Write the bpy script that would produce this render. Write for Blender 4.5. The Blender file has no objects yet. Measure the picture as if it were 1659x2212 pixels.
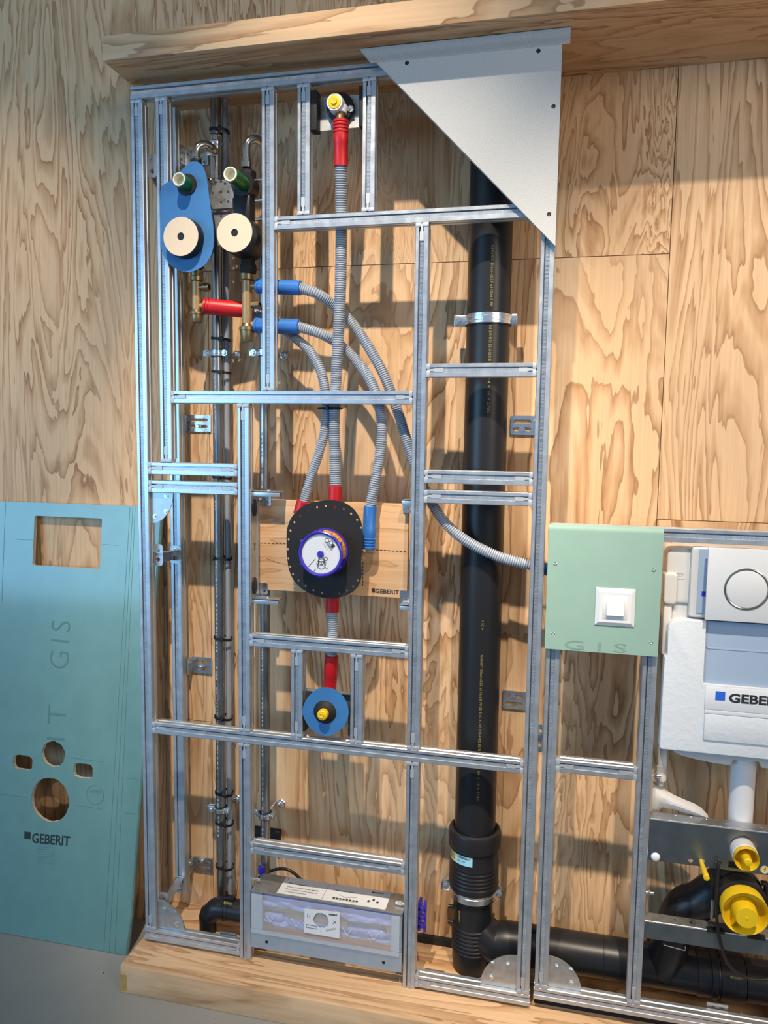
import bpy, bmesh, math, random
from mathutils import Vector, Matrix, noise as mnoise

random.seed(7)
S = bpy.context.scene
C = S.collection
PI = math.pi

# ------------------------------------------------------------------ camera
FOCAL = 1650.0                      # focal length in pixels of the 1659 x 2212 frame
CXP, CYP = 829.5, 1106.0
DIST, EYE = 1.85, 1.527             # camera stands 1.85 m in front of the frame, 1.53 m up
MROT = Matrix(((0.9742126, 0.22522578, 0.01353345),
               (0.03522078, -0.09255423, -0.99508452),
               (-0.22286611, 0.96990054, -0.09810012)))
cam_d = bpy.data.cameras.new('camera')
cam = bpy.data.objects.new('camera', cam_d)
C.objects.link(cam)
r0, r1, r2 = MROT[0], MROT[1], MROT[2]
cam.matrix_world = Matrix.Translation((0, -DIST, EYE)) @ Matrix((r0, -r1, -r2)).transposed().to_4x4()
cam_d.sensor_fit = 'VERTICAL'
cam_d.sensor_height = 24.0
cam_d.lens = FOCAL / 2212.0 * 24.0
cam_d.clip_start = 0.05
S.camera = cam

def at(px, py, Y=0.0):
    """world point at depth Y seen at a position measured on the photograph"""
    d = MROT.transposed() @ Vector(((px - CXP) / FOCAL, (py - CYP) / FOCAL, 1.0))
    t = (DIST + Y) / d.y
    return Vector((d.x * t, Y, d.z * t + EYE))

def onz(px, py, Z):
    """world point at height Z measured on the photograph"""
    d = MROT.transposed() @ Vector(((px - CXP) / FOCAL, (py - CYP) / FOCAL, 1.0))
    t = (Z - EYE) / d.z
    return Vector((d.x * t, -DIST + d.y * t, Z))

def mpp(px, py, Y=0.0):
    return (at(px + 1, py, Y) - at(px, py, Y)).length

# ------------------------------------------------------------------ world, lights, exposure
S.view_settings.view_transform = 'Standard'
S.view_settings.look = 'None'
S.view_settings.gamma = 1.0
S.view_settings.use_curve_mapping = False
S.view_settings.exposure = 0.0

W = bpy.data.worlds.new('daylight_hall')
S.world = W
W.use_nodes = True
nt = W.node_tree
nt.nodes.clear()
wo = nt.nodes.new('ShaderNodeOutputWorld')
bg = nt.nodes.new('ShaderNodeBackground')
tc = nt.nodes.new('ShaderNodeTexCoord')
sx = nt.nodes.new('ShaderNodeSeparateXYZ')
rmp = nt.nodes.new('ShaderNodeValToRGB')
mr = nt.nodes.new('ShaderNodeMapRange')
mr.inputs['From Min'].default_value = -1
nt.links.new(tc.outputs['Generated'], sx.inputs[0])
nt.links.new(sx.outputs['Z'], mr.inputs['Value'])
nt.links.new(mr.outputs[0], rmp.inputs[0])
cr = rmp.color_ramp
cr.elements[0].position = 0.0
cr.elements[0].color = (0.19, 0.20, 0.22, 1)
cr.elements[1].position = 1.0
cr.elements[1].color = (0.12, 0.115, 0.11, 1)
e = cr.elements.new(0.20); e.color = (0.19, 0.23, 0.285, 1)
e = cr.elements.new(0.44); e.color = (0.22, 0.27, 0.33, 1)
e = cr.elements.new(0.515); e.color = (0.36, 0.53, 0.74, 1)
e = cr.elements.new(0.60); e.color = (0.34, 0.49, 0.68, 1)
e = cr.elements.new(0.70); e.color = (0.16, 0.18, 0.20, 1)
nt.links.new(rmp.outputs[0], bg.inputs['Color'])
bg.inputs['Strength'].default_value = 0.75
nt.links.new(bg.outputs[0], wo.inputs[0])

def spot(name, loc, aim, power, col, ang, blend, size):
    l = bpy.data.lights.new(name, 'SPOT')
    l.energy = power; l.color = col; l.spot_size = math.radians(ang)
    l.spot_blend = blend; l.shadow_soft_size = size
    o = bpy.data.objects.new(name, l); C.objects.link(o)
    o.location = loc
    o.rotation_euler = (Vector(aim) - Vector(loc)).to_track_quat('-Z', 'Y').to_euler()
    return o

def area(name, loc, aim, power, col, sx_, sy_):
    l = bpy.data.lights.new(name, 'AREA')
    l.energy = power; l.color = col; l.shape = 'RECTANGLE'; l.size = sx_; l.size_y = sy_
    o = bpy.data.objects.new(name, l); C.objects.link(o)
    o.location = loc
    o.rotation_euler = (Vector(aim) - Vector(loc)).to_track_quat('-Z', 'Y').to_euler()
    return o

WARM = (1.0, 0.85, 0.665)
spot('assumed_ceiling_spot', (0.50, -1.85, 4.0), (0.46, 0.15, 1.08), 520, WARM, 36, 0.8, 0.035)  # unseen spot, assumed from the shadows on the right
spot('assumed_ceiling_spot', (-0.50, -1.80, 4.0), (-0.54, 0.15, 1.18), 590, WARM, 35, 0.85, 0.03)  # second unseen spot, assumed from the doubled shadows
spot('assumed_ceiling_spot', (-1.75, -1.90, 4.0), (-1.68, 0.20, 1.42), 200, WARM, 34, 0.9, 0.04)  # third spot, added to warm and brighten the left wall
area('assumed_window_light', (-4.2, -4.2, 1.75), (-1.3, 0.1, 1.2), 120, (0.27, 0.62, 1.0), 3.0, 1.6)  # added blue area lamp, an assumed window reflected in the teal board
area('warm_fill', (2.4, -2.6, 2.6), (0.6, 0.2, 1.9), 45, (1.0, 0.80, 0.60), 1.2, 1.2)  # added soft area fill for the warm bounce on the right

# ------------------------------------------------------------------ materials
def new_mat(name):
    m = bpy.data.materials.new(name)
    m.use_nodes = True
    n = m.node_tree
    b = n.nodes['Principled BSDF']
    return m, n, b

def N(n, t, **kw):
    x = n.nodes.new(t)
    for k, v in kw.items():
        setattr(x, k, v)
    return x

def basic(name, col, rough=0.5, metal=0.0, var=0.0, nscale=30.0, bump=0.0, bscale=200.0,
          stretch=(1, 1, 1), coat=0.0, trans=0.0, alpha=1.0, spec=0.5, rvar=0.0, sss=0.0):
    m, n, b = new_mat(name)
    b.inputs['Base Color'].default_value = (*col, 1)
    b.inputs['Roughness'].default_value = rough
    b.inputs['Metallic'].default_value = metal
    b.inputs['Specular IOR Level'].default_value = spec
    if coat:
        b.inputs['Coat Weight'].default_value = coat
        b.inputs['Coat Roughness'].default_value = 0.12
    if trans:
        b.inputs['Transmission Weight'].default_value = trans
    if alpha < 1:
        b.inputs['Alpha'].default_value = alpha
    if sss:
        b.inputs['Subsurface Weight'].default_value = sss
        b.inputs['Subsurface Radius'].default_value = (0.01, 0.01, 0.01)
    if var or bump or rvar:
        t = N(n, 'ShaderNodeTexCoord')
        mp = N(n, 'ShaderNodeMapping')
        mp.inputs['Scale'].default_value = stretch
        n.links.new(t.outputs['Object'], mp.inputs[0])
        if var or rvar:
            nz = N(n, 'ShaderNodeTexNoise')
            nz.inputs['Scale'].default_value = nscale
            nz.inputs['Detail'].default_value = 4
            n.links.new(mp.outputs[0], nz.inputs['Vector'])
            if var:
                r = N(n, 'ShaderNodeValToRGB')
                r.color_ramp.elements[0].position = 0.3
                r.color_ramp.elements[1].position = 0.7
                r.color_ramp.elements[0].color = (*[max(0, c * (1 - var)) for c in col], 1)
                r.color_ramp.elements[1].color = (*[min(1, c * (1 + var)) for c in col], 1)
                n.links.new(nz.outputs['Fac'], r.inputs[0])
                n.links.new(r.outputs[0], b.inputs['Base Color'])
            if rvar:
                q = N(n, 'ShaderNodeMapRange')
                q.inputs['To Min'].default_value = max(0.02, rough - rvar)
                q.inputs['To Max'].default_value = min(1, rough + rvar)
                n.links.new(nz.outputs['Fac'], q.inputs['Value'])
                n.links.new(q.outputs[0], b.inputs['Roughness'])
        if bump:
            nb = N(n, 'ShaderNodeTexNoise')
            nb.inputs['Scale'].default_value = bscale
            nb.inputs['Detail'].default_value = 3
            n.links.new(mp.outputs[0], nb.inputs['Vector'])
            bp = N(n, 'ShaderNodeBump')
            bp.inputs['Strength'].default_value = bump
            bp.inputs['Distance'].default_value = 0.002
            n.links.new(nb.outputs['Fac'], bp.inputs['Height'])
            n.links.new(bp.outputs[0], b.inputs['Normal'])
    return m

def plywood(name, axis='Z', scale=1.0, rings=7.0, pale=(0.68, 0.452, 0.265), mid=(0.45, 0.245, 0.115),
            dark=(0.27, 0.125, 0.052), distort=0.9, grey=0.0):
    """rotary-cut softwood veneer: growth rings as contour lines of a stretched noise field"""
    m, n, b = new_mat(name)
    t = N(n, 'ShaderNodeTexCoord')
    oi = N(n, 'ShaderNodeObjectInfo')
    mul = N(n, 'ShaderNodeVectorMath', operation='SCALE')
    comb = N(n, 'ShaderNodeCombineXYZ')
    for i in range(3):
        n.links.new(oi.outputs['Random'], comb.inputs[i])
    n.links.new(comb.outputs[0], mul.inputs[0])
    mul.inputs['Scale'].default_value = 37.0
    add = N(n, 'ShaderNodeVectorMath', operation='ADD')
    n.links.new(t.outputs['Object'], add.inputs[0])
    n.links.new(mul.outputs[0], add.inputs[1])
    mp = N(n, 'ShaderNodeMapping')
    lo, hi = 0.68 * scale, 4.3 * scale
    sc = {'Z': (hi, hi, lo), 'X': (lo, hi, hi)}[axis]
    mp.inputs['Scale'].default_value = sc
    n.links.new(add.outputs[0], mp.inputs[0])
    # slow warp so that the rings wander
    w = N(n, 'ShaderNodeTexNoise')
    w.inputs['Scale'].default_value = 1.0
    w.inputs['Detail'].default_value = 5.0
    w.inputs['Roughness'].default_value = 0.47
    w.inputs['Distortion'].default_value = distort
    n.links.new(mp.outputs[0], w.inputs['Vector'])
    # fine ripple on the ring edge
    mp2 = N(n, 'ShaderNodeMapping')
    sc2 = {'Z': (46, 46, 13), 'X': (13, 46, 46)}[axis]
    mp2.inputs['Scale'].default_value = sc2
    n.links.new(add.outputs[0], mp2.inputs[0])
    w2 = N(n, 'ShaderNodeTexNoise')
    w2.inputs['Scale'].default_value = 1.0
    w2.inputs['Detail'].default_value = 2
    n.links.new(mp2.outputs[0], w2.inputs['Vector'])
    m1 = N(n, 'ShaderNodeMath', operation='MULTIPLY')
    n.links.new(w.outputs['Fac'], m1.inputs[0]); m1.inputs[1].default_value = rings * 2.2
    m2 = N(n, 'ShaderNodeMath', operation='MULTIPLY_ADD')
    n.links.new(w2.outputs['Fac'], m2.inputs[0]); m2.inputs[1].default_value = 0.32
    n.links.new(m1.outputs[0], m2.inputs[2])
    fr = N(n, 'ShaderNodeMath', operation='FRACT')
    n.links.new(m2.outputs[0], fr.inputs[0])
    rp = N(n, 'ShaderNodeValToRGB')
    c = rp.color_ramp
    c.elements[0].position = 0.0; c.elements[0].color = (*pale, 1)
    c.elements[1].position = 1.0; c.elements[1].color = (*pale, 1)
    for p, col in ((0.40, pale), (0.62, tuple(0.45 * a + 0.55 * q for a, q in zip(pale, mid))), (0.84, mid), (0.94, dark), (0.98, tuple(0.5 * (a + q) for a, q in zip(dark, mid)))):
        e = c.elements.new(p); e.color = (*col, 1)
    n.links.new(fr.outputs[0], rp.inputs[0])
    # ring contrast varies over the sheet
    mp4 = N(n, 'ShaderNodeMapping')
    mp4.inputs['Scale'].default_value = {'Z': (6, 6, 1.6), 'X': (1.6, 6, 6)}[axis]
    n.links.new(add.outputs[0], mp4.inputs[0])
    w4 = N(n, 'ShaderNodeTexNoise'); w4.inputs['Scale'].default_value = 1.0
    n.links.new(mp4.outputs[0], w4.inputs['Vector'])
    q4 = N(n, 'ShaderNodeMapRange')
    q4.inputs['From Min'].default_value = 0.3; q4.inputs['From Max'].default_value = 0.65
    q4.inputs['To Min'].default_value = 0.40; q4.inputs['To Max'].default_value = 0.92
    n.links.new(w4.outputs['Fac'], q4.inputs['Value'])
    mx0 = N(n, 'ShaderNodeMix', data_type='RGBA')
    n.links.new(q4.outputs[0], mx0.inputs['Factor'])
    mx0.inputs[6].default_value = (*pale, 1)
    n.links.new(rp.outputs[0], mx0.inputs[7])
    # long pale / pinkish fibres
    mp3 = N(n, 'ShaderNodeMapping')
    sc3 = {'Z': (170, 170, 3), 'X': (3, 170, 170)}[axis]
    mp3.inputs['Scale'].default_value = sc3
    n.links.new(add.outputs[0], mp3.inputs[0])
    w3 = N(n, 'ShaderNodeTexNoise')
    w3.inputs['Scale'].default_value = 1.0
    w3.inputs['Detail'].default_value = 4
    n.links.new(mp3.outputs[0], w3.inputs['Vector'])
    q3 = N(n, 'ShaderNodeMapRange')
    q3.inputs['From Min'].default_value = 0.3; q3.inputs['From Max'].default_value = 0.7
    q3.inputs['To Min'].default_value = 0.90; q3.inputs['To Max'].default_value = 1.06
    n.links.new(w3.outputs['Fac'], q3.inputs['Value'])
    mx = N(n, 'ShaderNodeVectorMath', operation='SCALE')
    n.links.new(mx0.outputs[2], mx.inputs[0])
    n.links.new(q3.outputs[0], mx.inputs['Scale'])
    n.links.new(mx.outputs[0], b.inputs['Base Color'])
    b.inputs['Roughness'].default_value = 0.55
    b.inputs['Specular IOR Level'].default_value = 0.3
    bp = N(n, 'ShaderNodeBump')
    bp.inputs['Strength'].default_value = 0.08
    bp.inputs['Distance'].default_value = 0.001
    n.links.new(w3.outputs['Fac'], bp.inputs['Height'])
    n.links.new(bp.outputs[0], b.inputs['Normal'])
    return m

M = {}
M['ply'] = plywood('plywood_vertical_grain', 'Z', rings=8.2, distort=1.15)
M['ply_fine'] = plywood('plywood_figured_grain', 'Z', scale=1.25, rings=8.5, distort=1.9)
M['ply_x'] = plywood('plywood_horizontal_grain', 'X', scale=1.0, rings=5.5)
M['ply_board'] = plywood('pale_plywood', 'X', scale=1.0, rings=6, pale=(0.70, 0.44, 0.25), mid=(0.63, 0.38, 0.20), dark=(0.46, 0.25, 0.12))
M['seam'] = basic('panel_gap', (0.10, 0.055, 0.025), 0.9)
M['floor'] = basic('grey_floor', (0.31, 0.315, 0.305), 0.55, var=0.06, nscale=5)
M['steel'] = basic('galvanised_steel', (0.52, 0.57, 0.635), 0.36, 0.78, var=0.08, nscale=40, rvar=0.12, stretch=(1, 1, 1))
M['steel_dark_reflection'] = basic('painted_dark_reflection_sheet', (0.21, 0.255, 0.295), 0.34, 0.92, var=0.08, nscale=30, rvar=0.06)  # darker copy of the zinc sheet, dark floor reflection put into its colour
M['steel_dull'] = basic('galvanised_sheet', (0.50, 0.52, 0.54), 0.42, 0.9, var=0.12, nscale=60, rvar=0.1)
M['zinc'] = basic('die_cast_zinc', (0.47, 0.50, 0.55), 0.5, 0.55)
M['chrome'] = basic('polished_steel', (0.60, 0.57, 0.53), 0.16, 1.0)
M['bright'] = basic('zinc_plated_steel', (0.72, 0.76, 0.80), 0.24, 1.0, bump=0.15, bscale=300)
M['pipe_steel'] = basic('carbon_steel_pipe', (0.34, 0.35, 0.36), 0.30, 0.95, var=0.12, nscale=25)
M['brass'] = basic('dull_brass', (0.27, 0.195, 0.10), 0.38, 0.85, var=0.15, nscale=60)
M['brass_tan'] = basic('cast_brass', (0.42, 0.275, 0.13), 0.45, 0.5, var=0.12, nscale=80)
M['black'] = basic('black_plastic', (0.012, 0.012, 0.014), 0.38, spec=0.4)
M['blackpipe'] = basic('black_drain_pipe', (0.012, 0.013, 0.016), 0.36, spec=0.36, bump=0.05, bscale=60)
M['rubber'] = basic('black_rubber', (0.016, 0.016, 0.018), 0.6, spec=0.3)
M['hose'] = basic('grey_corrugated_hose', (0.34, 0.385, 0.46), 0.45)
M['conduit'] = basic('grey_plastic_tube', (0.26, 0.28, 0.33), 0.5)
M['red'] = basic('red_plastic', (0.50, 0.010, 0.016), 0.38)
M['blue'] = basic('blue_plastic', (0.030, 0.16, 0.52), 0.35)
M['blue_sheet'] = basic('blue_rubber_sheet', (0.035, 0.17, 0.42), 0.62, bump=0.35, bscale=700, var=0.08, nscale=12)
M['violet'] = basic('violet_blue_plastic', (0.045, 0.030, 0.42), 0.3)
M['green'] = basic('green_plastic', (0.006, 0.13, 0.028), 0.3, spec=0.6)
M['ivory'] = basic('ivory_plastic', (0.72, 0.70, 0.58), 0.4)
M['cream'] = basic('cream_board', (0.66, 0.54, 0.41), 0.8, var=0.04, nscale=300)
M['yellow'] = basic('yellow_plastic', (0.78, 0.52, 0.01), 0.4)
M['white'] = basic('white_plastic', (0.64, 0.66, 0.69), 0.3)
M['whitepaper'] = basic('white_paper', (0.66, 0.685, 0.73), 0.6)
M['foam'] = basic('white_polystyrene', (0.60, 0.645, 0.70), 0.75, bump=0.5, bscale=90)
M['cistern'] = basic('off_white_plastic', (0.58, 0.575, 0.565), 0.35, sss=0.05)
M['gypsum_white'] = basic('white_speckled_board', (0.45, 0.465, 0.475), 0.75, var=0.10, nscale=330)
M['gypsum_core'] = basic('gypsum_core', (0.55, 0.53, 0.48), 0.9, bump=0.6, bscale=160)
M['teal'] = basic('teal_plasterboard', (0.125, 0.26, 0.24), 0.40, var=0.05, nscale=18, spec=0.6, coat=0.7)
M['greenboard'] = basic('pale_green_plasterboard', (0.225, 0.365, 0.315), 0.65, var=0.03, nscale=14)
M['ink'] = basic('black_ink', (0.018, 0.020, 0.024), 0.6)
M['ink_faint'] = basic('faded_blue_ink', (0.088, 0.200, 0.195), 0.6)
M['ink_fgreen'] = basic('faded_green_ink', (0.17, 0.29, 0.25), 0.6)
M['ink_yellow'] = basic('yellow_print', (0.26, 0.235, 0.06), 0.5)
M['ink_grey'] = basic('grey_print', (0.42, 0.44, 0.46), 0.5)
M['logo_blue'] = basic('blue_print', (0.02, 0.12, 0.62), 0.5)
M['label_cyan'] = basic('light_blue_label', (0.30, 0.60, 0.75), 0.5)
M['label_yellow'] = basic('pale_yellow_label', (0.62, 0.60, 0.30), 0.5)
M['orange'] = basic('orange_card', (0.85, 0.36, 0.04), 0.6)
M['film_blue'] = basic('frosted_blue_film', (0.33, 0.43, 0.58), 0.3)
M['film_violet'] = basic('crumpled_violet_film', (0.26, 0.30, 0.62), 0.4)
M['gold'] = basic('golden_plastic', (0.30, 0.24, 0.06), 0.4)
M['box_front'] = basic('zinc_sheet_blue_reflection', (0.33, 0.405, 0.49), 0.5, 0.35, var=0.06, nscale=30)  # bluish floor reflection on the box front put into its base colour
M['tape'] = basic('ochre_tape', (0.42, 0.27, 0.075), 0.6, var=0.15, nscale=60)
M['red_ink'] = basic('red_ink', (0.55, 0.05, 0.03), 0.5)
M['clear'] = basic('clear_acrylic', (0.93, 0.96, 1.0), 0.06, trans=0.0, alpha=0.16)
M['bag'] = basic('translucent_bag', (0.72, 0.73, 0.76), 0.35, alpha=0.72)

# ------------------------------------------------------------------ mesh helpers
class MB:
    def __init__(self):
        self.v = []; self.f = []
    def add(self, verts, faces):
        o = len(self.v)
        self.v += [Vector(p) for p in verts]
        self.f += [tuple(i + o for i in q) for q in faces]
        return self
    def join(self, other):
        return self.add(other.v, other.f)
    def box(self, a, b, bev=0.0):
        lo = Vector((min(a[0], b[0]), min(a[1], b[1]), min(a[2], b[2])))
        hi = Vector((max(a[0], b[0]), max(a[1], b[1]), max(a[2], b[2])))
        if bev <= 0:
            vs = [(x, y, z) for x in (lo.x, hi.x) for y in (lo.y, hi.y) for z in (lo.z, hi.z)]
            return self.add(vs, [(0, 1, 3, 2), (4, 6, 7, 5), (0, 4, 5, 1), (2, 3, 7, 6), (0, 2, 6, 4), (1, 5, 7, 3)])
        bm = bmesh.new()
        bmesh.ops.create_cube(bm, size=1)
        for v in bm.verts:
            v.co = Vector([(lo[i] + hi[i]) / 2 + v.co[i] * (hi[i] - lo[i]) for i in range(3)])
        bev = min(bev, 0.45 * min(hi[i] - lo[i] for i in range(3)))
        bmesh.ops.bevel(bm, geom=bm.edges[:], offset=bev, segments=2, affect='EDGES', profile=0.5)
        bm.verts.ensure_lookup_table()
        self.add([v.co.copy() for v in bm.verts], [[v.index for v in f.verts] for f in bm.faces])
        bm.free()
        return self
    def quad(self, *p):
        return self.add(p, [tuple(range(len(p)))])
    def slab(self, top, d):
        """polygon (list of points) thickened by vector d"""
        n = len(top); d = Vector(d)
        vs = [Vector(p) for p in top] + [Vector(p) + d for p in top]
        fs = [tuple(range(n)), tuple(range(2 * n - 1, n - 1, -1))]
        fs += [(i, i + n, (i + 1) % n + n, (i + 1) % n) for i in range(n)]
        return self.add(vs, fs)
    def tube(self, path, r, seg=16, cap=True, closed=False):
        path = [Vector(p) for p in path]
        n = len(path)
        rr = r if isinstance(r, (list, tuple)) else [r] * n
        tans = []
        for i in range(n):
            if closed:
                t = path[(i + 1) % n] - path[i - 1]
            else:
                t = path[min(i + 1, n - 1)] - path[max(i - 1, 0)]
            if t.length < 1e-9:
                t = tans[-1] if tans else Vector((0, 0, 1))
            tans.append(t.normalized())
        t0 = tans[0]
        ref = Vector((0, 1, 0)) if abs(t0.y) < 0.9 else Vector((1, 0, 0))
        nrm = (ref - t0 * ref.dot(t0)).normalized()
        vs = []; fs = []
        for i in range(n):
            t = tans[i]
            nrm = (nrm - t * nrm.dot(t)).normalized()
            bn = t.cross(nrm)
            for k in range(seg):
                a = 2 * PI * k / seg
                vs.append(path[i] + (nrm * math.cos(a) + bn * math.sin(a)) * rr[i])
        m = n if closed else n - 1
        for i in range(m):
            for k in range(seg):
                j = (i + 1) % n
                fs.append((i * seg + k, i * seg + (k + 1) % seg, j * seg + (k + 1) % seg, j * seg + k))
        if cap and not closed:
            fs.append(tuple(range(seg - 1, -1, -1)))
            fs.append(tuple((n - 1) * seg + k for k in range(seg)))
        return self.add(vs, fs)
    def lathe(self, p, axis, prof, seg=32, closed=False, sx=1.0, sy=1.0):
        """profile [(t, r)] turned about p + axis; closed joins the last ring to the first"""
        p = Vector(p); ax = Vector(axis).normalized()
        ref = Vector((0, 0, 1)) if abs(ax.z) < 0.9 else Vector((1, 0, 0))
        u = (ref - ax * ref.dot(ax)).normalized(); w = ax.cross(u)
        vs = []; fs = []
        n = len(prof)
        for t, r in prof:
            for k in range(seg):
                a = 2 * PI * k / seg
                vs.append(p + ax * t + (u * math.cos(a) * sx + w * math.sin(a) * sy) * r)
        for i in range(n if closed else n - 1):
            j = (i + 1) % n
            for k in range(seg):
                fs.append((i * seg + k, i * seg + (k + 1) % seg, j * seg + (k + 1) % seg, j * seg + k))
        if not closed:
            fs.append(tuple(range(seg - 1, -1, -1)))
            fs.append(tuple((n - 1) * seg + k for k in range(seg)))
        return self.add(vs, fs)
    def cyl(self, a, b, r, r2=None, seg=24):
        a = Vector(a); b = Vector(b)
        return self.lathe(a, b - a, [(0, r), ((b - a).length, r if r2 is None else r2)], seg)
    def bolt(self, p, axis, r=0.005, h=0.004):
        """hexagon head with a washer, standing on p along axis"""
        self.lathe(p, axis, [(0, r * 1.55), (0.0012, r * 1.55)], 20)
        self.lathe(Vector(p) + Vector(axis).normalized() * 0.0012, axis, [(0, r), (h * 0.85, r), (h, r * 0.85)], 6)
        return self
    def build(self, name, mat, parent=None, smooth=True, loc=None):
        return link_mesh(name, self.v, self.f, mat, parent, smooth, loc)

ORG = {}     # world origin of every object built so far

def link_mesh(name, verts, faces, mat, parent=None, smooth=True, loc=None):
    me = bpy.data.meshes.new(name)
    if parent is None:
        xs = [v[0] for v in verts]; ys = [v[1] for v in verts]; zs = [v[2] for v in verts]
        o_ = Vector(loc) if loc is not None else Vector(((min(xs) + max(xs)) / 2, (min(ys) + max(ys)) / 2, min(zs)))
    else:
        o_ = ORG[parent.name]
    me.from_pydata([Vector(v) - o_ for v in verts], [], [tuple(f) for f in faces])
    me.validate()
    bm = bmesh.new(); bm.from_mesh(me)
    bmesh.ops.recalc_face_normals(bm, faces=bm.faces[:])
    bm.to_mesh(me); bm.free()
    me.materials.append(mat)
    if smooth:
        me.shade_smooth()
        me.set_sharp_from_angle(angle=math.radians(32))
    ob = bpy.data.objects.new(name, me)
    C.objects.link(ob)
    if parent is None:
        ob.location = o_
    else:
        ob.parent = parent
    ORG[ob.name] = o_
    return ob

def tag(o, label, cat, group=None):
    o['label'] = label; o['category'] = cat
    if group: o['group'] = group
    return o

def thing(name, label, cat, loc, group=None):
    o = bpy.data.objects.new(name, None)
    o.empty_display_size = 0.03
    C.objects.link(o)
    o.location = loc
    ORG[o.name] = Vector(loc)
    return tag(o, label, cat, group)

def structure(o):
    o['kind'] = 'structure'
    return o

def outline_mesh(loops, org, ex, ey, d, bevel=0.0):
    """flat plate with holes: loops of 2-D points, first the outer one; thickness vector d"""
    cu = bpy.data.curves.new('tmp', 'CURVE')
    cu.dimensions = '2D'; cu.fill_mode = 'BOTH'
    t = Vector(d).length
    cu.extrude = t / 2 - bevel if bevel else t / 2
    if bevel:
        cu.bevel_depth = bevel; cu.bevel_resolution = 2; cu.offset = -bevel
    for lp in loops:
        s = cu.splines.new('POLY')
        s.points.add(len(lp) - 1)
        for i, p in enumerate(lp):
            s.points[i].co = (p[0], p[1], 0, 1)
        s.use_cyclic_u = True
    ob = bpy.data.objects.new('tmp', cu)
    me = bpy.data.meshes.new_from_object(ob)
    dn = Vector(d).normalized()
    org = Vector(org); ex = Vector(ex); ey = Vector(ey)
    vs = [org + ex * v.co.x + ey * v.co.y + dn * (v.co.z + t / 2) for v in me.vertices]
    fs = [tuple(p.vertices) for p in me.polygons]
    bpy.data.objects.remove(ob); bpy.data.curves.remove(cu); bpy.data.meshes.remove(me)
    m = MB(); m.add(vs, fs)
    bm = bmesh.new()
    bv = [bm.verts.new(v) for v in m.v]
    for f in m.f:
        try: bm.faces.new([bv[i] for i in f])
        except ValueError: pass
    bmesh.ops.remove_doubles(bm, verts=bm.verts[:], dist=1e-5)
    bm.verts.index_update()
    m.v = [v.co.copy() for v in bm.verts]
    m.f = [tuple(v.index for v in f.verts) for f in bm.faces]
    bm.free()
    return m

def plate_xz(loops, y0, y1, bevel=0.0):
    """plate parallel to the wall from loops of (x, z), front face at y0"""
    return outline_mesh(loops, (0, y0, 0), (1, 0, 0), (0, 0, 1), (0, y1 - y0, 0), bevel)

def px_loop(pts, Y):
    return [(at(x, y, Y).x, at(x, y, Y).z) for x, y in pts]

def circle2(cx, cz, r, n=28, sx=1.0, sz=1.0):
    return [(cx + r * sx * math.cos(2 * PI * k / n), cz + r * sz * math.sin(2 * PI * k / n)) for k in range(n)]

def slot2(cx, cz, w, h, n=8):
    """horizontal slot with round ends"""
    r = h / 2; l = w / 2 - r
    a = [(cx + l + r * math.cos(t), cz + r * math.sin(t)) for t in [-PI / 2 + PI * k / n for k in range(n + 1)]]
    b = [(cx - l + r * math.cos(t), cz + r * math.sin(t)) for t in [PI / 2 + PI * k / n for k in range(n + 1)]]
    return a + b

def rrect2(x0, z0, x1, z1, r, n=5):
    out = []
    for cx, cz, a0 in ((x1 - r, z1 - r, 0), (x0 + r, z1 - r, PI / 2), (x0 + r, z0 + r, PI), (x1 - r, z0 + r, 1.5 * PI)):
        for k in range(n + 1):
            a = a0 + PI / 2 * k / n
            out.append((cx + r * math.cos(a), cz + r * math.sin(a)))
    return out

def catmull(pts, step, closed=False):
    pts = [Vector(p) for p in pts]
    n = len(pts)
    dense = []
    rng = n if closed else n - 1
    for i in range(rng):
        if closed:
            p0, p1, p2, p3 = pts[i - 1], pts[i], pts[(i + 1) % n], pts[(i + 2) % n]
        else:
            p1, p2 = pts[i], pts[i + 1]
            p0 = pts[i - 1] if i else p1 * 2 - p2
            p3 = pts[i + 2] if i + 2 < n else p2 * 2 - p1
        for k in range(24):
            t = k / 24
            dense.append(0.5 * ((2 * p1) + (p2 - p0) * t + (2 * p0 - 5 * p1 + 4 * p2 - p3) * t * t + (3 * p1 - p0 - 3 * p2 + p3) * t ** 3))
    if not closed: dense.append(pts[-1])
    else: dense.append(dense[0])
    L = [0]
    for i in range(1, len(dense)):
        L.append(L[-1] + (dense[i] - dense[i - 1]).length)
    m = max(2, int(round(L[-1] / step)))
    out = []; j = 0
    for k in range(m + (0 if closed else 1)):
        s = L[-1] * k / m
        while j < len(L) - 2 and L[j + 1] < s: j += 1
        u = (s - L[j]) / max(1e-9, L[j + 1] - L[j])
        out.append(dense[j].lerp(dense[j + 1], u))
    return out

def smooth2(pts, step=0.006):
    return [(p.x, p.y) for p in catmull([(x, z, 0) for x, z in pts], step, closed=True)]

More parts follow.
